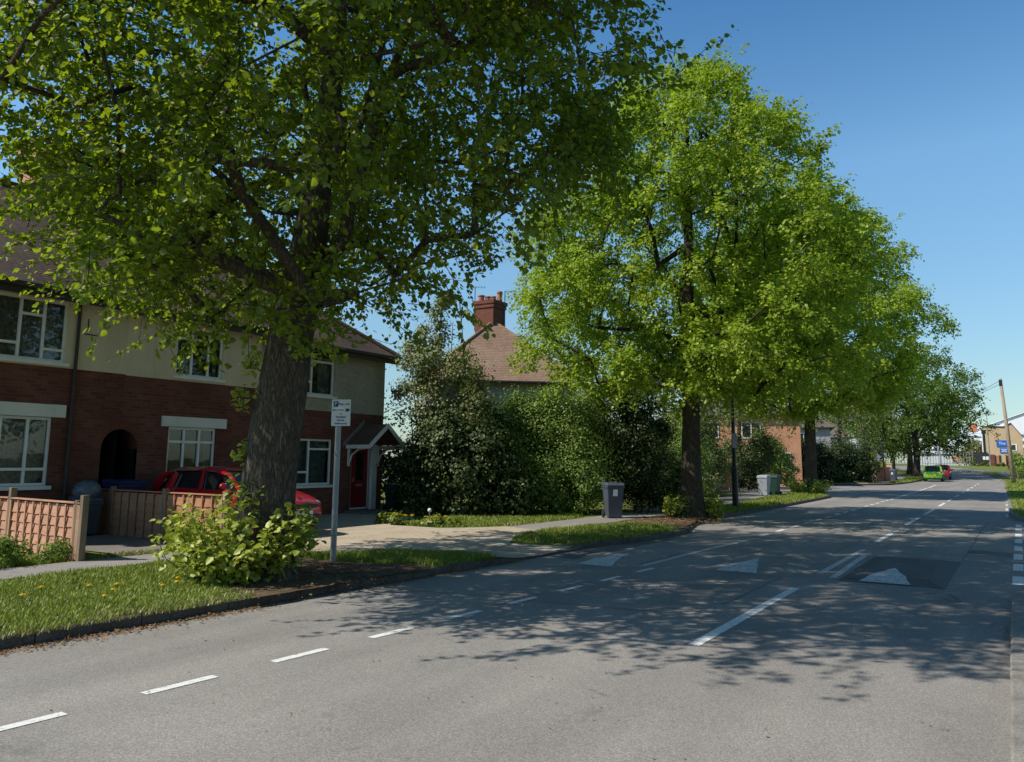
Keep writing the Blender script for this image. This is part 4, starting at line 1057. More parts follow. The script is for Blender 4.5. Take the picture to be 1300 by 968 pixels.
# ------------------------------------------------------------------ hatchback cars
def hatchback(label, loc, rz, paint_, L=3.95, W=1.68, H=1.46, rear_plate='plate_yellow', group=None, base=None):
    r = empty('parked_car', loc, label, 'car', group, rz)      # local +X is forward, origin on the ground under the centre
    hl, hw = L / 2, W / 2
    st = [(-hl, .30, .62, .80, .80), (-hl + .05, .24, .62, .90, .90), (-hl + .35, .20, .60, .95, .97), (-hl + .95, .19, .60, .95, 1.0), (-.3, .19, .60, .93, 1.0), (.55, .19, .60, .93, 1.0),
          (hl - 1.15, .19, .60, .92, .99), (hl - .55, .20, .56, .83, .95), (hl - .15, .24, .50, .70, .84), (hl - .02, .30, .46, .60, .70)]
    m = MB(); n = 12
    for (x, zb, zm, zt, k) in st:
        w = hw * k
        ring = [(0, zb), (w * .75, zb), (w * .96, zb + .07), (w, zm), (w * .965, zt - .05), (w * .84, zt + .005), (0, zt + .035)]
        ring = ring + [(-a, b) for a, b in ring[-2:0:-1]]
        m.v += [(x, a, b) for a, b in ring]
    for i in range(len(st) - 1):
        for k in range(n):
            a = i * n; m.f.append((a + k, a + n + k, a + n + (k + 1) % n, a + (k + 1) % n))
    m.f.append(tuple(range(n))); a = (len(st) - 1) * n; m.f.append(tuple(range(a + n - 1, a - 1, -1)))
    body = m.build('body', paint_, r, True, smooth=True, sub=2)
    # cabin: glass shell, painted roof and pillars
    xs = [(-hl + .10, .90, .86), (-hl + .28, 1.16, .82), (-hl + .50, H - .045, .74), (-.35, H - .01, .73), (.15, H - .06, .71), (.50, 1.22, .77), (hl - 1.02, .88, .86)]
    gm = MB(); nn = 6
    for (x, zt, k) in xs:
        w = hw * k; lo = .86
        gm.v += [(x, hw * .90, lo), (x, w + (hw * .90 - w) * .15, max(lo + .01, zt - .06)), (x, w * .8, max(lo + .02, zt)), (x, -w * .8, max(lo + .02, zt)), (x, -w - (-w * -1 * 0) - (hw * .90 - w) * .15, max(lo + .01, zt - .06)), (x, -hw * .90, lo)]
    for i in range(len(xs) - 1):
        for k in range(nn - 1):
            a = i * nn; gm.f.append((a + k, a + k + 1, a + nn + k + 1, a + nn + k))
    gm.f.append((0, 5, 4, 3, 2, 1)[::-1]); a = (len(xs) - 1) * nn; gm.f.append(tuple(a + i for i in range(6))[::-1])
    gm.build('window_glass', 'car_glass', r, True, smooth=False)
    rm = MB(); rx = [(-hl + .46, H - .05, .76), (-hl + .62, H - .005, .75), (-.35, H + .015, .745), (.05, H - .02, .73), (.20, H - .075, .72)]
    for (x, z, k) in rx:
        w = hw * k; rm.v += [(x, w + .03, z - .065), (x, w * .86, z + .012), (x, 0, z + .028), (x, -w * .86, z + .012), (x, -w - .03, z - .065)]
    for i in range(len(rx) - 1):
        for k in range(4): a = i * 5; rm.f.append((a + k, a + k + 1, a + 6 + k, a + 5 + k))
    roof = rm.build('roof', paint_, r, True, smooth=True)
    for s in (-1, 1):
        for nm, tb, rr in (('windscreen_pillar', [(hl - 1.0, s * hw * .86, .88), (.5, s * hw * .80, 1.20), (.17, s * hw * .745, H - .085)], [.045, .04, .04]),
                           ('door_pillar', [(-.28, s * hw * .915, .88), (-.33, s * hw * .77, H - .06)], [.05, .045]),
                           ('rear_pillar', [(-hl + .14, s * hw * .87, .88), (-hl + .30, s * hw * .83, 1.16), (-hl + .50, s * hw * .755, H - .085)], [.10, .075, .05]),
                           ('quarter_pillar', [(-hl + .62, s * hw * .905, .88), (-hl + .72, s * hw * .80, H - .1)], [.10, .07])):
            pm = MB(); pm.tube(tb, rr, 6); o = pm.build(nm, paint_, r, True); o.parent = roof
        mm = MB(); mm.sphere((.62, s * (hw + .07), .98), .1, 10, 6, (.6, .9, .7)); mm.build('mirror', paint_, r, True, smooth=True)
        hd = MB(); hd.sphere((hl - .27, s * hw * .68, .63), .16, 12, 8, (.95, .85, .5)); hd.build('headlight', 'lamp_clear', r, True, smooth=True)
        tl = MB(); tl.sphere((-hl + .10, s * hw * .80, .86), .13, 10, 8, (.55, .8, 1.15)); tl.build('tail_light', 'lamp_red', r, True, smooth=True)
        for x in (hl - .78, -hl + .70):
            w = MB(); y = s * (hw - .10); w.cyl((x, y - .095, .295), (x, y + .095, .295), .295, n=26); t = w.build('wheel', 'rubber', r, True, bevel=.03)
            q = MB(); yo = s * (hw + .002); q.cyl((x, yo - s * .02, .295), (x, yo, .295), .19, .17, n=20); q = q.build('hub_cap', 'alloy', r, True); q.parent = t
            q = MB(); q.cyl((x, s * (hw - .22), .33), (x, s * (hw - .004), .33), .36, n=26); q = q.build('wheel_arch', 'plastic_black', r, True); q.parent = body
    b = MB(); b.b2(hl - .09, hl + .0, -hw * .62, hw * .62, .30, .44); b.b2(hl - .16, hl - .01, -.42, .42, .56, .64); b.build('grille', 'plastic_black', r, True, bevel=.02)
    b = MB(); b.b2(-hl - .012, -hl + .1, -hw * .74, hw * .74, .27, .36); b.build('rear_bumper', 'plastic_black', r, True, bevel=.02)
    b = MB(); b.b2(hl - .0, hl + .02, -.26, .26, .40, .51); b.build('number_plate', 'plate_white', r, True)
    b = MB(); b.b2(-hl - .022, -hl - .008, -.26, .26, .55, .66); b.build('number_plate', rear_plate, r, True)
    return r
hatchback('red hatchback parked nose out on the drive behind the tree and fence', (-14.0, 11.4, .115), math.radians(0), 'car_red', L=3.85, W=1.64, H=1.33)
hatchback('lime green hatchback parked at the far kerb, rear towards us', (-6.95, 86.4, g(86.4)), math.radians(92), 'car_green')
hatchback('dark red hatchback parked just in front of the green one', (-6.75, 93.2, g(93.2)), math.radians(93), 'car_dark_red', L=3.8)
hatchback('white hatchback on a drive behind the low brick wall', (-13.4, 78.5, .1), math.radians(-30), 'car_white', L=4.1)

# ------------------------------------------------------------------ street furniture
Rv = Vector((.845, .534, 0)); Fv = Vector((-.534, .845, 0))
sg = empty('parking_sign', (-8.93, 9.09, .1), 'white parking sign with blue P on a grey pole beside the big tree', 'sign')
m = MB(); m.tube([(0, 0, -.05), (0, 0, 2.46)], .046, 14); m.build('pole', 'steel_pole', sg, True, smooth=False)
ang = math.atan2(Rv.y, Rv.x) - math.radians(10)
pr_ = Vector((math.cos(ang), math.sin(ang), 0)); pf = Vector((math.sin(ang), -math.cos(ang), 0))
m = MB(); A = pf * .056 + pr_ * .06 + Vector((0, 0, 2.06))
m.prism([A - pr_ * .155, A + pr_ * .155, A + pr_ * .155 + Vector((0, 0, .41)), A - pr_ * .155 + Vector((0, 0, .41))], -pf * .005); pl_ = m.build('sign_plate', 'sign_white', sg, True, bevel=.001)
bx_ = MB(); Bq = A + pf * .0025
for (u0, u1, v0, v1) in ((-.125, -.05, .295, .385), (.075, .135, .225, .268)):
    bx_.prism([Bq + pr_ * u0 + Vector((0, 0, v0)), Bq + pr_ * u1 + Vector((0, 0, v0)), Bq + pr_ * u1 + Vector((0, 0, v1)), Bq + pr_ * u0 + Vector((0, 0, v1))], pf * .001)
o = bx_.build('blue_panel', 'sign_blue', sg, True); o.parent = pl_
rot = (pi / 2, 0, ang)
for body, sz, u, v, mt in (('P', .085, -.088, .342, 'sign_white'), ('Mon - Sat', .048, .045, .338, 'ink_blue'), ('8am - 5.30pm', .033, -.045, .247, 'ink_blue'), ('or', .036, 0, .19, 'ink_blue'), ('Resident', .045, 0, .138, 'ink_blue'), ('Permit', .045, 0, .088, 'ink_blue'), ('holders only', .040, 0, .038, 'ink_blue')):
    q = Bq + pf * .0025 + pr_ * u + Vector((0, 0, v)); text_mesh('lettering', body, sz, mt, pl_, tuple(q), rot)
m = MB()
for z in (2.14, 2.38): m.box((0, 0, z), (.11, .11, .03), ang)
m.build('bracket', 'steel_pole', sg, True)
# scrawled white sticker on the pole
m = MB(); pts = [pf * .052 + pr_ * (.016 * math.cos(t) * (1 if t < 5 else .8)) + Vector((0, 0, 1.63 + .055 * math.sin(t) - (.12 * max(0, t - 5) / 2.5))) for t in np.linspace(0, 7.5, 26)]
m.tube(pts, .006, 5); m.build('scrawl', 'sign_white', sg, True)
m = MB(); m.tube([(0, 0, 1.36), (0, 0, 1.52)], .0475, 14); m.build('paint_drip', 'plate_white', sg, True) if False else None

lp = empty('lamp_post', (-8.37, 27.76, .1), 'slim dark lamp post on the verge between the second and third trees', 'lamp post')
m = MB(); m.tube([(0, 0, -.1), (0, 0, 1.35), (0, 0, 1.4), (0, 0, 7.6)], [.105, .10, .07, .045], 14); m.build('column', 'black_paint', lp, True)
m = MB(); m.tube([(0, 0, 7.6), (.1, 0, 7.95), (.5, .0, 8.2), (1.1, 0, 8.25)], .03, 8); m.build('bracket_arm', 'black_paint', lp, True)
m = MB(); m.sphere((1.4, 0, 8.22), .3, 12, 6, (1.1, .45, .3)); m.build('lantern', 'steel_pole', lp, True, smooth=True)
m = MB(); m.prism([Rv * -.07 + Fv * -.1 + Vector((0, 0, 2.05)), Rv * .09 + Fv * -.1 + Vector((0, 0, 2.05)), Rv * .09 + Fv * -.1 + Vector((0, 0, 2.55)), Rv * -.07 + Fv * -.1 + Vector((0, 0, 2.55))], Fv * .01); m.build('notice_plate', 'bin_pale', lp, True)

tp = empty('telegraph_pole', (-.46, 79.2, .1), 'leaning wooden telegraph pole on the right-hand verge', 'telegraph pole')
lean = Vector((-.40, -.25, 0)); topz = 8.75
m = MB(); m.tube([(0, 0, -.2), tuple(lean * .45 + Vector((0, 0, 4))), tuple(lean + Vector((0, 0, topz)))], [.17, .145, .115], 14); m.build('pole', 'pole_wood', tp, True, smooth=True)
m = MB(); m.box(tuple(lean + Vector((0, 0, topz - .35))), (.26, .26, .5)); m.build('junction_box', 'plastic_black', tp, True, bevel=.02)
m = MB(); m.cyl((.35, -.3, -.05), (.25, -.22, 1.1), .03, n=6); m.build('stay_guard', 'post_wood', tp, True)
def wire(A, B, sag, label):
    A, B = Vector(A), Vector(B); m = MB()
    m.tube([A + (B - A) * t - Vector((0, 0, sag * 4 * t * (1 - t))) for t in np.linspace(0, 1, 14)], .018, 4)
    o = m.build('overhead_cable', 'plastic_black', None, origin=tuple(A)); tag(o, label, 'cable', 'telephone cables')
ptop = Vector((-.46, 79.2, .1)) + lean + Vector((0, 0, topz))
wire(ptop - Vector((0, 0, .15)), (-13.0, 110, 6.5), .5, 'upper thin cable running left from the telegraph pole')
wire(ptop - Vector((0, 0, .45)), (-13.5, 92, 5.0), .4, 'lower thin cable running left from the telegraph pole')

for x, y, z, lab, mm_ in ((-10.9, 149, 8.1, 'grey street light by the far steel fence', 'steel_pole'), (-3.85, 147, 9.4, 'tall pale street light in front of the brick office', 'steel_pole'), (-10.2, 78.2, 3.2, 'short black post beside the far path', 'black_paint')):
    p = empty('street_lamp' if z > 4 else 'bollard', (x, y, g(y) + .1), lab, 'street lamp' if z > 4 else 'post')
    m = MB(); h = z - g(y); m.tube([(0, 0, -.1), (0, 0, 1.2), (0, 0, h)], [.11, .09, .05], 10); m.build('column', mm_, p, True)
    m = MB()
    if z > 4: m.tube([(0, 0, h - .02), (-.6, -.2, h + .25), (-1.5, -.5, h + .3)], .04, 6); m.box((-1.75, -.55, h + .3), (.7, .28, .12), .3)
    else: m.sphere((0, 0, h + .05), .12, 10, 6)
    m.build('lantern' if z > 4 else 'cap', mm_, p, True)
bs = empty('notice_post', (-4.3, 143, g(143) + .1), 'dark post with a square head and white notices in front of the brick office', 'post')
m = MB(); m.tube([(0, 0, 0), (0, 0, 5.2)], .16, 10); m.build('column', 'black_paint', bs, True)
m = MB(); m.box((0, 0, 5.2), (.62, .3, .55)); m.build('head', 'black_paint', bs, True)
m = MB(); m.box((0, -.2, 1.25), (1.0, .12, 1.3)); bd_ = m.build('notice_board', 'plastic_black', bs, True)
for dx in (-.18, .25): m = MB(); m.box((dx, -.27, 1.2), (.34, .02, .5)); o = m.build('notice', 'sign_white', bs, True); o.parent = bd_

# wooden gate between two posts in the left hedge
gt_ = empty('garden_gate', (-13.0, 41.7, .1), 'weathered wooden gate posts with gate in the left-hand hedge', 'gate')
for d_ in (-.62, .62): m = MB(); m.box((d_ * .55, d_ * .83, .70), (.17, .17, 1.4), .98); m.build('post', 'post_wood', gt_, True, bevel=.015)
m = MB()
for z in (.35, .80): m.box((0, 0, z), (.95, .05, .11), .98)
for k in range(6): m.box(((-.42 + .168 * k) * .55, (-.42 + .168 * k) * .83, .55), (.10, .03, .85), .98)
m.build('gate_leaf', 'fence_tan', gt_, True)

# ------------------------------------------------------------------ far end of the street
def palisade(label, a, b, h, mat='fence_steel', step=.42):
    a, b = Vector((*a, 0)), Vector((*b, 0)); d = b - a; L = d.length; u = d / L
    r = empty('palisade_fence', (a.x, a.y, g(a.y) + .1), label, 'fence')
    m = MB(); n = int(L / step); ang = math.atan2(u.y, u.x)
    for i in range(n + 1):
        q = a + u * (i * step); z = g(q.y) + .1
        m.v_ = None; k = len(m.v)
        e = u * .045
        m.v += [tuple(q - e + Vector((0, 0, z))), tuple(q + e + Vector((0, 0, z))), tuple(q + e + Vector((0, 0, z + h - .12))), tuple(q + Vector((0, 0, z + h))), tuple(q - e + Vector((0, 0, z + h - .12)))]
        m.f.append((k, k + 1, k + 2, k + 3, k + 4))
    m.build('pales', mat, r)
    m = MB()
    for zz in (.35, h - .5):
        A = a + Vector((0, .05, g(a.y) + .1 + zz)); B = b + Vector((0, .05, g(b.y) + .1 + zz)); m.tube([A, B], .035, 4)
    m.build('rails', mat, r)
    for i in range(int(L / 2.75) + 1):
        q = a + u * min(L, i * 2.75); m = MB(); m.box((q.x, q.y + .09, g(q.y) + .1 + h / 2), (.1, .1, h), ang); m.build('post', mat, r)
    return r
palisade('grey steel palisade fence across the end of the street', (-13.8, 152), (-6.0, 150.5), 2.35)
palisade('long pale steel fence far back on the left between tree trunks', (-40, 150), (-15.5, 152.5), 2.6)
gw = empty('steel_gate', (-6.0, 150.5, g(150) + .1), 'black double gate between steel fence and brick office', 'gate')
for x0 in (-5.95, -5.05):
    m = MB(); m.b2(x0, x0 + .85, 150.4, 150.48, g(150) + .15, g(150) + 2.3); m.build('gate_leaf', 'fence_black', gw)
# brick office with blue signs
of = empty('brick_office', (-5.2, 158, g(158)), 'buff brick office with blue signs and a part-gabled front', 'building')
yF = 155; z0_ = 1.0
m = MB(); prof = [(-5.0, z0_), (.72, z0_), (.72, 6.2), (-.72, 8.35), (-1.45, 7.95), (-1.75, 7.75), (-5.0, 7.9)]
m.prism([(x, yF, z) for x, z in prof], (0, 9, 0)); m.build('wall', 'brick_buff', of)
m = MB()
for (x0, za), (x1, zb) in zip(prof[2:], prof[3:]):
    m.prism([(x0, yF - .12, za - .04), (x1, yF - .12, zb - .04), (x1, yF - .12, zb + .14), (x0, yF - .12, za + .14)], (0, 9.2, 0))
m.build('parapet', 'dark_wood', of)
for (x0, x1, za, zb, body, sz) in ((-2.95, -1.35, 4.55, 5.6, 'The', .62), (-2.55, -1.35, 3.55, 4.3, '', .5)):
    m = MB(); m.b2(x0, x1, yF - .12, yF - .02, za, zb); s_ = m.build('sign_board', 'bright_blue', of)
    cxx, czz = (x0 + x1) / 2, (za + zb) / 2
    if body:
        t = text_mesh('lettering', body, sz, 'sign_white', s_, (cxx - of.location.x, yF - .13 - of.location.y, czz - of.location.z), (pi / 2, 0, 0))
    else:
        t = MB()
        for k, (wd, dz_) in enumerate(((.42, .16), (.30, -.02), (.40, -.2))): t.b2(cxx - wd, cxx + wd, yF - .135, yF - .125, czz + dz_ - .04, czz + dz_ + .04)
        t = t.build('lettering', 'sign_white', of); t.parent = s_
m = MB(); m.b2(-.95, -.1, yF - .08, yF - .02, 3.9, 4.95); w_ = m.build('window', 'upvc', of)
m = MB(); m.b2(-.87, -.32, yF - .09, yF - .07, 4.0, 4.85); o = m.build('pane', 'car_glass', of); o.parent = w_
m = MB(); m.b2(-5.03, -4.88, yF - .1, yF + 3, 1, 7.8); m.build('corner_panel', 'white_metal', of)
yw = empty('yard_wall', (-4.6, 148.5, g(148) + .1), 'low dark brick yard wall with brown boarded gates before the office', 'wall')
m = MB(); m.b2(-5.0, -3.2, 148.4, 148.7, 1.3, 3.2); m.build('wall', 'brick_dark', yw)
for x0, x1, mt in ((-3.15, -2.5, 'fence_tan'), (-2.45, -1.7, 'brick_buff'), (-1.65, -.9, 'brick_dark')):
    m = MB(); m.b2(x0, x1, 148.45, 148.6, 1.3, 3.05); m.build('board_panel', mt, yw)
for x in (-3.17, -2.47, -1.67, -.88): m = MB(); m.b2(x - .05, x + .05, 148.3, 148.44, 1.3, 3.15); m.build('post', 'fence_black', yw)
# white warehouses
def warehouse(label, x0, x1, y0, d, eave, ridge, wallm='pale_cladding', low=0.0, stripes=()):
    r = empty('warehouse', (x0, y0, g(y0)), label, 'building')
    m = MB(); m.prism([(x0, y0, low), (x1, y0, low), (x1, y0, eave), ((x0 + x1) / 2, y0, ridge), (x0, y0, eave)], (0, d, 0)); m.build('wall', wallm, r)
    m = MB(); xm = (x0 + x1) / 2
    for a in (x0, x1):
        s = -1 if a == x0 else 1
        m.prism([(a + s * .4, y0 - .4, eave - .05), (xm, y0 - .4, ridge + .12), (xm, y0 - .4, ridge + .32), (a + s * .4, y0 - .4, eave + .15)], (0, d + .8, 0))
    m.build('roof', 'white_metal', r)
    for (a, b, za, zb, mt) in stripes: m = MB(); m.b2(a, b, y0 - .1, y0 + .02, za, zb); m.build('glazing_band', mt, r)
    return r
warehouse('huge white warehouse roof rising behind the brick office', -10, 30, 230, 60, 9.5, 17.0, 'white_metal', stripes=[(-2, 12, 8.2, 8.9, 'fence_steel'), (-2, 12, 6.6, 7.3, 'fence_steel'), (-2, 12, 5.0, 5.7, 'fence_steel')])
def mono(label, x0, x1, y0, d, zl_, zr_, wallm, stripes=()):
    r = empty('warehouse', (x0, y0, g(y0)), label, 'building')
    m = MB(); m.b2(x0, x1, y0, y0 + d, 0, min(zl_, zr_)); m.build('wall', wallm, r)
    m = MB(); m.v = [(x0 - .3, y0 - .3, zl_), (x1 + .3, y0 - .3, zl_), (x1 + .3, y0 + d, zr_ ), (x0 - .3, y0 + d, zr_)]; m.v += [(a, b, c + .25) for a, b, c in m.v]
    m.f = [(3, 2, 1, 0), (4, 5, 6, 7)] + [(i, (i + 1) % 4, 4 + (i + 1) % 4, 4 + i) for i in range(4)]; m.build('roof', 'white_metal', r)
    for (a, b, za, zb, mt) in stripes: m = MB(); m.b2(a, b, y0 - .08, y0 + .02, za, zb); m.build('glazing_band', mt, r)
    return r
mono('long low white-roofed shed behind the steel fence', -17, -6.3, 166, 22, 3.5, 6.6, 'pale_cladding', [(-10.2, -7.2, 2.0, 3.3, 'brick_orange')])
mono('white factory roof with dark glazed band behind the low shed', -20, -5.6, 200, 35, 7.6, 9.8, 'white_metal', [(-19, -12.5, 6.4, 7.3, 'fence_black')])
mono('pale industrial shed far behind the left-hand trees', -62, -30, 190, 40, 7.5, 9.0, 'pale_cladding', [(-60, -34, 4, 5, 'fence_steel')])
m = MB(); m.b2(-9.2, -7.6, 212, 213.5, 9.0, 11.0); o = m.build('brick_chimney', 'brick_rust', None, origin=(-8.4, 212.7, 9)); tag(o, 'small red brick stack poking above the white roofs', 'chimney')

# low brick wall with pillars beyond the side road
bw = empty('garden_wall', (-10.6, 74.8, .1), 'low orange-red brick garden wall with pale pillar on the left', 'wall')
m = MB(); m.prism([(-10.5, 75.2, .0), (-9.95, 80.0, .0), (-10.15, 80.0, 0), (-10.7, 75.2, 0)], (0, 0, 1.25)); m.build('wall', 'brick_rust', bw)
m = MB(); m.prism([(-10.48, 75.1, 1.25), (-9.92, 80.1, 1.25), (-10.18, 80.1, 1.25), (-10.74, 75.1, 1.25)], (0, 0, .09)); m.build('coping', 'brick_rust', bw)
for x, y in ((-10.6, 74.9), (-10.0, 80.2)): m = MB(); m.box((x, y, .8), (.42, .42, 1.6)); m.box((x, y, 1.64), (.5, .5, .09)); m.build('pillar', 'brick_buff', bw)
wheelie_bin('grey wheelie bin at the far end of the low brick wall', (-9.35, 77.4, .112), math.radians(-15), 'bin_grey', 'bin_grey', w=.55, d=.6, h=1.05, sticker=True)
wheelie_bin('blue bin in the gap before the low brick wall', (-10.9, 73.9, .112), math.radians(-15), 'bin_blue', 'bin_blue', w=.55, d=.6, h=1.1)

# ------------------------------------------------------------------ trees
# 1: the big lime beside us
def off(r_, f_=0.0): v = Rv * r_ + Fv * f_; return v.x, v.y
T1 = []
for r_, f_, z, rad in ((-.03, 0, -.08, .60), (-.02, 0, .25, .50), (0, 0, .8, .45), (.05, .0, 1.6, .415), (.14, .03, 2.5, .385), (.22, .05, 3.3, .355), (.36, .08, 4.3, .30), (.48, .1, 5.3, .215), (.56, .12, 6.3, .19), (.62, .15, 7.3, .17), (.66, .1, 9.0, .14), (.6, .1, 11, .10), (.5, 0, 13, .06), (.45, 0, 14.6, .035), (.4, 0, 15.6, .02)):
    T1.append((*off(r_ - .13, f_), z, rad * (.80 + .05 * min(1, max(0, z) / 4))))
L3 = lambda *a: [(*off(r_, f_), z) for r_, f_, z in a]
limbs = [(6, L3((.2, .3, 5.0), (-.5, .5, 6.2), (-1.2, .6, 7.4), (-1.9, .8, 8.6))),
         (5, L3((.75, -.1, 4.4), (1.0, -.2, 5.5), (1.35, -.3, 6.8), (2.0, -.5, 8.2), (2.7, -.7, 9.6))),
         (7, L3((.9, .5, 6.6), (1.1, .9, 8.2), (1.4, 1.2, 10))),
         (6, L3((.0, -.5, 5.2), (-.4, -1.1, 6.3), (-.9, -1.8, 7.6))),
         (5, L3((.2, .8, 4.3), (.4, 1.8, 5.2), (.6, 2.8, 6.4)))]
prof1 = [(2.7, 2.4), (3.4, 3.6), (4.2, 4.6), (5.5, 5.2), (7, 5.9), (9, 6.4), (11, 6.0), (13, 4.6), (14.6, 3.0), (16.0, .8)]
# underside of its crown: how steeply one looks up to it from the kerb opposite, by bearing
UNDER = [(-.99, .50), (-.777, .455), (-.671, .42), (-.571, .31), (-.505, .235), (-.411, .159), (-.351, .176), (-.251, .184), (-.172, .213), (-.091, .241), (-.051, .256), (-.01, .306), (.03, .357), (.085, .367), (.115, .4), (.149, .499), (.172, .594), (.197, .854), (.222, 1.239), (.26, 3)]
def under1(p):
    d = p.dot(Fv); u = p.dot(Rv) / d; e = (p.z - 1.65) / d
    return d > 3.5 and 2.9 < p.y < 12.7 and p.x > -12.9 and e > np.interp(u, [a for a, b in UNDER], [b for a, b in UNDER])
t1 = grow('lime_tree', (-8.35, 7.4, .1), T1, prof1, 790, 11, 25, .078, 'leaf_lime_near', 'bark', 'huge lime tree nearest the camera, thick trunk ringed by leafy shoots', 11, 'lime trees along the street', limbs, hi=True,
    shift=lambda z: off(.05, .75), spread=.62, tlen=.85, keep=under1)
shoots(t1, (-8.68, 7.12, .1), 130, .98, .9, 1.25, .10, seed=5, label=None)
# small epicormic sprays on the trunk
for k, (r_, z, f_) in enumerate(((-.46, 1.55, -.1), (-.47, 2.2, -.1), (-.5, 2.75, -.1), (-.3, 1.0, -.45), (.42, 2.9, -.2), (.5, 3.5, -.2), (-.4, 3.4, 0))):
    x, y = off(r_, f_); shoots(t1, (-8.35 + x, 7.4 + y, .1 + z), 5, .22, .22, .38, .085, seed=30 + k, nl=8, name='trunk_sprays')
# 2
T2 = [(0, 0, -.08, .46), (0, 0, .3, .36), (0, 0, 1.0, .29), (.02, .01, 2.5, .255), (.05, .03, 4.2, .225), (.0, 0, 6, .18), (.05, .05, 8, .14), (.1, 0, 10.5, .09), (.1, 0, 12.5, .05), (.1, 0, 13.9, .02)]
prof2 = [(3.3, 2.4), (4.0, 4.6), (5.2, 5.4), (7, 5.5), (8.5, 5.1), (10, 4.0), (11.3, 3.2), (12.3, 2.3), (13.0, 1.5), (13.6, .6)]
t2 = grow('lime_tree', (-8.0, 22.4, .1), T2, prof2, 640, 14, 21, .10, 'leaf_lime', 'bark_dark', 'bright green lime tree, second from the camera, beside the bare soil patch', 23, 'lime trees along the street', spread=.44, tlen=.60, keep=lambda p: p.y > 18.3)
shoots(t2, (-8.3, 22.1, .1), 34, .40, .35, .75, .10, seed=8, nl=10); shoots(t2, (-7.45, 22.6, .1), 70, .24, .22, .65, .10, seed=9, nl=10)
# 3
T3 = [(0, 0, -.08, .5), (0, 0, .3, .38), (0, 0, 1.2, .31), (.05, 0, 3.0, .27), (.08, 0, 5.2, .23), (.1, 0, 8, .18), (.2, .1, 11, .12), (.3, .1, 14, .07), (.3, .1, 16.8, .02)]
prof3 = [(3.9, 2.4), (5.0, 4.4), (6.4, 6.1), (8, 6.6), (9.5, 6.3), (11, 5.5), (13, 4.5), (15, 3.0), (16.2, 1.6), (17.0, .3)]
t3 = grow('lime_tree', (-9.1, 43.3, .1), T3, prof3, 600, 13, 18, .145, 'leaf_lime', 'bark_dark', 'lime tree third from the camera with a yellow-green bush at its foot', 37, 'lime trees along the street', spread=.55, tlen=.75)
shoots(t3, (-9.1, 42.5, .1), 70, 1.0, .8, .95, .12, seed=12, nl=11)
# far trees
TF = [(0, 0, -.1, .5), (0, 0, .4, .36), (.1, 0, 2.0, .30), (0, .1, 4.5, .24), (.1, 0, 7, .16), (.1, 0, 10, .08), (.1, 0, 12.5, .02)]
def ftree(loc, sc, prof, n, label, seed, mat='leaf_lime_far', ls=.22, ntw=6, nlf=9, bark='bark_dark', group='trees at the far end of the street'):
    return grow('street_tree', loc, [(a * sc, b * sc, z * sc, r * sc) for a, b, z, r in TF], [(z * sc, r * sc) for z, r in prof], n, ntw, nlf, ls, mat, bark, label, seed, group, spread=.7 * sc, tlen=.9, twigs=False)
PF = [(2.6, 2.0), (3.6, 4.2), (5.5, 6.0), (7.5, 6.6), (9.5, 5.6), (11.5, 3.8), (13, 1.5), (13.6, .2)]
ftree((-9.35, 96, g(96) + .1), 1.08, [(2.4, 3.2), (3.4, 5.2), (5.5, 6.6), (7.5, 6.9), (9.5, 5.8), (11.5, 3.8), (13, 1.5), (13.6, .2)], 300, 'dark green spreading tree beyond the parked green car', 41, ntw=10, nlf=13)
ftree((-10.8, 104, g(104) + .1), .95, PF, 200, 'tree with pale trunk just behind the spreading tree', 43)
ftree((-13.6, 112, g(112) + .1), .9, PF, 180, 'slim-trunked tree farther back beside the far path', 45, 'leaf_lime_far')
ftree((-14.8, 84.0, .2), .82, PF, 170, 'olive brown-leaved tree behind the low brick wall', 47, 'leaf_olive', .16)
ftree((-16.5, 68.5, .1), .62, PF, 90, 'sparse bare-branched young tree above the dark hedge', 49, 'leaf_olive', .11, 4, 6)
ftree((-15.6, 53.0, .1), .66, [(2.6, 2.0), (4, 3.5), (6, 4.2), (8, 3.5), (10, 1.5), (11, .2)], 100, 'small olive tree before the orange brick house', 51, 'leaf_olive', .12, 5, 7)
ftree((-18.5, 47, .1), .72, PF, 150, 'garden tree behind the left-hand hedge beyond the gate', 53, 'leaf_olive', .13)
ftree((-19.0, 34.5, .1), .66, PF, 150, 'garden tree left of the second street tree', 55, 'leaf_olive', .12)
ftree((-6.6, 163, 1.4), .52, [(1.2, 2.2), (3, 4.5), (5, 4.8), (7, 3.4), (8.2, .6)], 80, 'small olive tree at the left corner of the brick office', 57, 'leaf_olive', .3)
ftree((-30, 140, 1.4), 1.0, PF, 130, 'big tree far off on the left beyond the side road', 59, 'leaf_lime_far', .3)
ftree((-24, 118, 1.0), .9, PF, 130, 'tree behind the white house', 60, 'leaf_lime_far', .3)

# unseen hedge and trees added opposite to darken pane reflections and block sky light
bush('blocker_hedge', (7.5, 2, .1), [(0, y, 1.3, 1.2, 2.6, 1.5) for y in (-14, -10, -6, -2, 2, 6, 9)], 16000, .16, 'leaf_deep', 'unseen dark hedge added across the road to block sky light', 'hedge', None, 95, 6)
for k, (x, y) in enumerate(((9.5, -12), (10.5, 3), (9.0, 17))):
    ftree((x, y, .1), 1.0, PF, 130, ['unseen tree added by the south end of the opposite hedge', 'unseen tree added in the middle of the opposite hedge', 'unseen tree added beyond the opposite side road'][k], 97 + k, 'leaf_lime_far', .26, 7, 9)

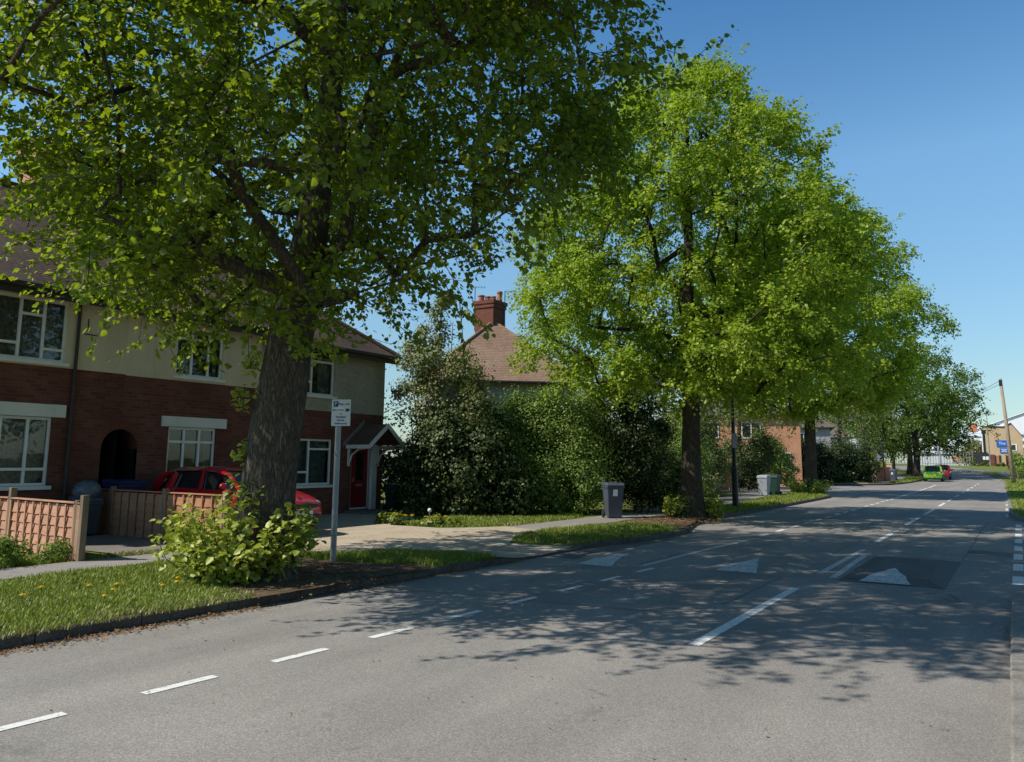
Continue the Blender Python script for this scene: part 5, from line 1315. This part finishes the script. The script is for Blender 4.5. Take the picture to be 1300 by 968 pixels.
# rook nest high in the second tree
nb = MB(); rr_ = random.Random(9); nc = Vector((-10.9, 19.6, 8.6))
for k in range(70):
    a = rr_.uniform(0, 2 * pi); q = nc + Vector((.2 * math.cos(a), .2 * math.sin(a), rr_.uniform(-.16, .12))); d = Vector((-math.sin(a) + rr_.uniform(-.5, .5), math.cos(a) + rr_.uniform(-.5, .5), rr_.uniform(-.3, .3))) * .24
    nb.tube([q - d, q + d], .012, 4)
tag(nb.build('nest', 'nest_twigs', None, origin=tuple(nc)), 'dark twig nest high on the left side of the bright second tree', 'nest')

# ------------------------------------------------------------------ shrubs and hedges
bush('tall_shrub', (-14.3, 18.9, .1), [(.1, .2, 2.9, 1.1, 1.0, 1.0), (-.35, .1, 4.2, 1.05, .95, 1.2), (.4, .2, 4.0, .9, .85, 1.2), (-.15, .1, 5.3, .6, .6, .9), (-1.0, -.1, 3.9, .75, .7, 1.0), (-.9, 0, 4.9, .5, .45, .6), (-.2, .1, 6.25, .3, .3, .45), (1.1, .2, 3.3, .6, .6, .9)], 15000, .07, 'leaf_olive', 'tall loose olive-leaved shrub with bare pale stems right of the end house', 'shrub', None, 61, 14, True, .6, barkm='post_wood')
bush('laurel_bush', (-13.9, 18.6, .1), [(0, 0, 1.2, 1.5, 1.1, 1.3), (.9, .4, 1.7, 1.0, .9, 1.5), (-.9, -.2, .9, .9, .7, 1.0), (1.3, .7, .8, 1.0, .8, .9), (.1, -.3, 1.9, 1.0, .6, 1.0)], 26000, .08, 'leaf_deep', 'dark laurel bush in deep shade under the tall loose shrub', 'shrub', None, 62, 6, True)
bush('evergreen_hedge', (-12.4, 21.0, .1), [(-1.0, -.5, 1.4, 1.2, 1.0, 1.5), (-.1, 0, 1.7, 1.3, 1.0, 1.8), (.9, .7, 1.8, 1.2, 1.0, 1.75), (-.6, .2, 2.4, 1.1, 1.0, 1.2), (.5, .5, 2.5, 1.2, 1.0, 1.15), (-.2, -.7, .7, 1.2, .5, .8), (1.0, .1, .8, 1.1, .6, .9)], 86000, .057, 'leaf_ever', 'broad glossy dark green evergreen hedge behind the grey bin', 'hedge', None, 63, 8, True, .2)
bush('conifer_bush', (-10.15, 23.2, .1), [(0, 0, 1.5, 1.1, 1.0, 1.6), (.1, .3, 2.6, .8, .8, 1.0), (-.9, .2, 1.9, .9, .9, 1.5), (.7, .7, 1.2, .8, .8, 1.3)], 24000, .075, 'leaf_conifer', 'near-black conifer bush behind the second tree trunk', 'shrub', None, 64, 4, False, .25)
bush('garden_shrub', (-11.0, 26.5, .1), [(0, 0, 1.3, .9, 1.2, 1.4), (-.6, 1.2, 1.9, .9, 1.0, 1.3), (.15, -1.2, .9, .7, .9, 1.0)], 15000, .075, 'leaf_olive', 'yellow-green shrub seen just left of the second tree trunk', 'shrub', None, 65, 5)
bush('garden_shrub', (-11.4, 30.5, .1), [(0, 0, 1.3, .9, 1.6, 1.4), (-.5, 1.6, 2.0, 1.0, 1.3, 1.5), (.2, -1.4, .8, .7, 1.0, .9)], 17000, .08, 'leaf_ever', 'mid green hedge shrub right of the second tree trunk', 'shrub', None, 66, 5)
bush('garden_shrub', (-12.2, 36.0, .1), [(0, 0, 1.1, .9, 1.7, 1.2), (-.7, 1.4, 1.7, 1.0, 1.4, 1.3)], 12000, .085, 'leaf_olive', 'pale olive shrub behind the lamp post', 'shrub', None, 67, 5)
bush('garden_shrub', (-13.5, 45.2, .1), [(0, 0, 1.3, 1.3, 1.5, 1.5), (.9, .6, 1.6, 1.1, 1.3, 1.6), (-1.0, -.6, .9, 1.0, 1.0, 1.1)], 14000, .10, 'leaf_deep', 'dark rounded shrub behind the pale grey bin', 'shrub', None, 68, 5)
bush('garden_shrub', (-13.9, 54.0, .1), [(0, 0, 1.5, 1.2, 1.1, 1.6), (-.7, .4, 2.5, 1.0, .9, 1.2), (.8, .2, 1.2, .9, .9, 1.3), (-2.0, .2, 1.3, 1.2, 1.0, 1.5)], 18000, .11, 'leaf_ever', 'leafy shrub between brick house and third tree', 'shrub', None, 69, 5)
bush('privet_hedge', (-14.2, 69.3, .1), [(-2.2, -1.4, 1.7, 1.8, 1.6, 1.9), (-.3, -.2, 1.6, 1.9, 1.6, 1.8), (1.5, 1.0, 1.5, 1.7, 1.6, 1.7), (3.0, 2.0, 1.3, 1.4, 1.5, 1.5), (-4.2, -2.6, 1.8, 1.7, 1.6, 2.0)], 46000, .15, 'leaf_deep', 'long dark hedge on the far corner of the side road', 'hedge', None, 70, 6)
bush('golden_shrub', (-11.6, 80.0, .1), [(0, 0, 1.2, .6, .6, 1.2), (.1, .1, 2.1, .35, .35, .7)], 2500, .12, 'leaf_gold', 'small golden conifer above the low brick wall', 'shrub', None, 71, 2)
bush('golden_shrub', (-10.9, 82.0, .1), [(0, 0, .9, .7, .7, 1.0)], 1800, .12, 'leaf_gold', 'round yellow-green shrub right of the golden conifer', 'shrub', None, 72, 2)
bush('clipped_hedge', (.45, 94, .45), [(-.5, 0, 1.2, .9, 3.0, 1.3), (.9, 0, 1.3, 1.3, 3.0, 1.4), (2.5, .5, 1.3, 1.4, 3.0, 1.4)], 14000, .14, 'leaf_ever', 'mid green hedge at the right edge behind the telegraph pole', 'hedge', None, 73, 4)
bush('verge_shrub', (-4.9, 139.5, 1.3), [(0, 0, .25, 1.5, .6, .4), (2.5, -.3, .25, 1.6, .6, .4)], 1500, .16, 'leaf_lime_far', 'low scrubby planting on the verge before the yard wall', 'hedge', None, 74, 2)
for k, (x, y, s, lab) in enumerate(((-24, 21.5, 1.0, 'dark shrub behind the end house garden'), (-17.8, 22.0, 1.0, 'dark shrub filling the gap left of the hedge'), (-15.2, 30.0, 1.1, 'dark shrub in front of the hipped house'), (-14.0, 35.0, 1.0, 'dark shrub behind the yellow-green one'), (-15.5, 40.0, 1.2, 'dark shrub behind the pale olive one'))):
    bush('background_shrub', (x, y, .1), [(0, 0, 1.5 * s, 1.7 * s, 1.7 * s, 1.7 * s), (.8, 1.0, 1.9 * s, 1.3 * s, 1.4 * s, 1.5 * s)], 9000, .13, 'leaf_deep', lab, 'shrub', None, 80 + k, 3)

# ------------------------------------------------------------------ grass, flowers, litter
V1 = [(-7.62, 1.5), (-7.58, 3.5), (-7.45, 5.5), (-7.38, 6.3), (-8.3, 6.7), (-9.2, 6.9), (-9.95, 7.2), (-10.9, 8.0), (-10.98, 6.5), (-10.95, 4.5), (-11.0, 1.5)]
V2 = [(-9.85, 9.3), (-9.6, 9.85), (-8.85, 10.75), (-7.9, 11.12), (-7.3, 11.0), (-7.33, 9.5), (-7.7, 9.6), (-8.5, 9.3), (-9.2, 9.2)]
V3 = [(-8.42, 13.5), (-8.8, 14.2), (-9.0, 15.6), (-8.6, 18.8), (-7.5, 18.7), (-6.82, 18.0), (-6.75, 16.8), (-6.95, 15.4), (-7.2, 14.1)]
V4 = [(-7.8, 23.3), (-8.9, 24.2), (-8.98, 30), (-9.5, 36), (-10.0, 42.5), (-9.2, 43.9), (-8.3, 42.6), (-7.85, 40), (-7.72, 33), (-7.65, 27)]
V5 = [(-12.1, 1.5), (-12.1, 6.85), (-12.75, 6.85), (-12.9, 1.5)]
V6 = [(-12.05, 7.15), (-11.95, 9.35), (-12.35, 9.4), (-12.3, 7.2)]
V7 = [(-10.3, 16.3), (-11.2, 15.1), (-12.7, 15.0), (-13.4, 16.2), (-13.2, 18.0), (-12.0, 19.3), (-10.6, 20.6), (-10.25, 19.2)]
V8 = [(-8.4, 71.5), (-8.15, 78), (-8.25, 92), (-9.0, 100), (-10, 97), (-9.5, 84), (-9.3, 74)]
zfar = lambda x, y: g(y) + .1
for poly, n, h, sd, w, zf, hol, lab in ((V1, 46000, .058, 1, .006, zl, [], 'long green grass of the near verge'), (V2, 15000, .085, 2, .006, zl, [], 'shaded grass beyond the big tree'), (V3, 22000, .085, 3, .008, zl, [], 'grass island before the grey bin'), (V4, 22000, .10, 4, .013, zl, [], 'grass strip by the lamp post'),
        (V5, 9000, .11, 5, .008, zl, [], 'weeds at the foot of the left fence'), (V6, 1800, .05, 6, .008, zl, [], 'thin grass behind the path'), (V7, 16000, .09, 7, .009, zl, [], 'grass before the hedge'), (V8, 9000, .12, 8, .03, zfar, [], 'far verge grass by the parked cars')):
    grass(poly, n, h, zf, sd, 'grass_blade', w)
grass(V1, 8000, .045, zl, 21, 'grass_dry', .006); grass([(-7.6, 1.5), (-7.4, 6.3), (-7.75, 6.4), (-8.1, 4.5), (-8.15, 1.5)], 6000, .04, zl, 27, 'grass_dry', .006); grass(V6, 1500, .05, zl, 22, 'grass_dry', .008); grass(V3, 5000, .05, zl, 23, 'grass_dry', .008); grass(V7, 3000, .06, zl, 24, 'grass_dry', .008)
grass([(.05, 27.8), (-.2, 29), (-.4, 40), (-.6, 55), (4, 55), (4, 27.8)], 9000, .09, lambda x, y: g(y) + .1, 25, 'grass_blade', .014)
grass([(-.8, 57), (-1.1, 85), (-.3, 100), (5, 100), (5, 57)], 9000, .12, lambda x, y: g(y) + .1, 26, 'grass_blade', .03)
bush('weeds', (-12.3, 5.6, .1), [(0, 0, .12, .22, .9, .22), (-.15, 1.1, .12, .25, .5, .22)], 2500, .05, 'leaf_ever', 'low green weeds growing along the foot of the left fence', 'weeds', None, 91, 0)
bush('daffodil_clump', (-12.6, 15.05, .1), [(0, 0, .06, .75, .28, .13), (.9, .35, .05, .5, .2, .10)], 1500, .08, 'grass_blade', 'low leafy clump with yellow flowers at the edge of the drive', 'plant', None, 92, 0)

def flower(lab, x, y, h, r, group, z=None):
    f = empty('dandelion', (x, y, zl(x, y) + .0 if z is None else z), lab, 'flower', group)
    m = MB(); m.tube([(0, 0, 0), (.01, .006, h)], .004, 5); m.build('stem', 'stem_green', f, True)
    m = MB(); n = 14
    for ring, (rr, zz) in enumerate(((r, h + .004), (r * .7, h + .012), (r * .4, h + .018))):
        for k in range(n):
            a = 2 * pi * k / n + ring * .2; d = Vector((math.cos(a), math.sin(a), 0)); s = Vector((-d.y, d.x, 0)) * r * .2
            c = Vector((.01, .006, zz)); m.quad(c, c + d * rr * .6 + s, c + d * rr + Vector((0, 0, .006)), c + d * rr * .6 - s)
    m.build('petals', 'petal_yellow', f, True); return f
FG = 'dandelions in the near verge'
fl0 = flower('yellow dandelion flowering in the near grass verge', -9.0, 4.6, .10, .034, FG)
for x, y in ((-9.35, 5.0), (-9.05, 5.35), (-8.9, 5.6), (-8.55, 5.35), (-8.75, 6.3), (-8.4, 5.85), (-8.75, 6.75), (-8.45, 6.55), (-8.5, 6.1), (-9.7, 4.0), (-9.2, 4.1), (-8.25, 5.05)):
    c = copy_tree(fl0); c.location = (x, y, zl(x, y)); c.rotation_euler.z = random.uniform(0, 6)
DG = 'yellow flowers at the edge of the drive'
fl1 = flower('yellow flower in the leafy clump at the edge of the drive', -12.6, 15.0, .24, .05, DG)
for k in range(12):
    x, y = -12.6 + random.uniform(-.6, 1.2), 15.05 + random.uniform(-.22, .35); c = copy_tree(fl1); c.location = (x, y, zl(x, y)); c.rotation_euler.z = random.uniform(0, 6)
for k in range(6):
    x, y = random.uniform(-8.6, -7.5), random.uniform(14.5, 18.3); c = copy_tree(fl0); c.location = (x, y, zl(x, y)); c['label'] = 'yellow dandelion in the grass island before the grey bin'; c['group'] = 'dandelions in the grass island'
gl_ = empty('garden_light', (-12.1, 15.5, .1), 'tiny white garden light on a stick by the yellow flowers', 'light')
m = MB(); m.tube([(0, 0, 0), (0, 0, .32)], .012, 6); m.build('stake', 'steel_pole', gl_, True); m = MB(); m.sphere((0, 0, .35), .05, 8, 6); m.build('globe', 'sign_white', gl_, True, smooth=True)

# fallen bud scales and leaves along the gutter and under the trees
def litter(n, fn, seed, s=.035, mat='litter_leaf'):
    rng = np.random.default_rng(seed); P = np.array([fn(rng) for _ in range(n)])
    T = rng.normal(size=P.shape) * np.array([1, 1, .2]); Nn = rng.normal(size=P.shape) * .3 + np.array([0, 0, 1.])
    o = leaf_obj('leaf_litter', P, T, Nn, s * rng.uniform(.5, 1.3, n), mat, None, False); o['kind'] = 'stuff'
def gut(rng):
    y = rng.uniform(2.0, 6.5) if rng.random() < .7 else rng.uniform(6.5, 11.5); x = np.interp(y, [2, 6, 9, 11.5], [-7.62, -7.45, -7.3, -7.16]) + .03 + abs(rng.normal()) * (.13 if y < 6.5 else .06); return (x, y, .008)
litter(2600, gut, 1, .032)
litter(900, lambda r: (lambda x, y: (x, y, zl(x, y) + .02))(-8.4 + r.normal() * .75, 7.9 + r.normal() * .75), 2, .035)
litter(900, lambda r: (lambda x, y: (x, y, zl(x, y) + .02))(-7.7 + r.normal() * .5, 20.8 + r.normal() * 1.3), 3, .05)
litter(500, lambda r: (r.uniform(-7, -.4), r.uniform(3, 16), .006), 4, .022)

# ------------------------------------------------------------------ sun, sky, camera
SUN = Vector((-.67, -.74, 1.0 * 1.07)).normalized()
sl = bpy.data.lights.new('sun', 'SUN'); sl.energy = 5.0; sl.angle = math.radians(.53); sl.color = (1.0, .93, .82)
so = bpy.data.objects.new('sun', sl); COL.objects.link(so); so.rotation_euler = SUN.to_track_quat('Z', 'Y').to_euler(); so.location = (-30, -30, 50)
w = bpy.data.worlds.new('World'); SC.world = w; w.use_nodes = True; nt = w.node_tree; nt.nodes.clear()
sk = nt.nodes.new('ShaderNodeTexSky'); sk.sky_type = 'NISHITA'; sk.sun_disc = False
sk.sun_elevation = math.asin(SUN.z); sk.sun_rotation = math.atan2(SUN.x, SUN.y); sk.altitude = 100; sk.air_density = 1.0; sk.dust_density = .6; sk.ozone_density = 1.6
bgn = nt.nodes.new('ShaderNodeBackground'); bgn.inputs['Strength'].default_value = .13
wo = nt.nodes.new('ShaderNodeOutputWorld'); N = NT(nt)
dz = N.n('ShaderNodeSeparateXYZ', ins={'Vector': N.n('ShaderNodeTexCoord').outputs['Generated']}).outputs['Z']
tint = N.ramp(dz, [(0.0, (.52, .60, .61)), (.10, (.54, .64, .65)), (.34, (.66, .90, .94)), (.55, (.32, .65, .84)), (.72, (.14, .30, .42)), (1.0, (.09, .20, .30))])
tint = N.n('ShaderNodeVectorMath', operation='SCALE', ins={0: tint, 'Scale': 1.5}).outputs[0]
nt.links.new(N.mix(1.0, sk.outputs[0], tint, 'MULTIPLY'), bgn.inputs[0]); nt.links.new(bgn.outputs[0], wo.inputs[0])

cam = bpy.data.cameras.new('camera'); co = bpy.data.objects.new('camera', cam); COL.objects.link(co); SC.camera = co
f_, roll, pitch, yaw = 1011.0, .008, math.radians(8.2174), math.radians(32.2777)
fw = Vector((-math.sin(yaw) * math.cos(pitch), math.cos(yaw) * math.cos(pitch), math.sin(pitch)))
rt0 = Vector((math.cos(yaw), math.sin(yaw), 0)); up0 = rt0.cross(fw)
rt = rt0 * math.cos(roll) + up0 * math.sin(roll); up = up0 * math.cos(roll) - rt0 * math.sin(roll)
mw = Matrix((rt, up, -fw)).transposed().to_4x4(); mw.translation = (0, 0, 1.65); co.matrix_world = mw
cam.sensor_width = 36; cam.lens = 36 * f_ / 1300; cam.shift_y = -45 / 1300; cam.clip_start = .05; cam.clip_end = 4000

SC.view_settings.view_transform = 'Standard'; SC.view_settings.look = 'None'; SC.view_settings.exposure = 0; SC.view_settings.gamma = 1
cy = SC.cycles; cy.max_bounces = 7; cy.diffuse_bounces = 3; cy.glossy_bounces = 3; cy.transmission_bounces = 4; cy.transparent_max_bounces = 8; cy.caustics_reflective = False; cy.caustics_refractive = False
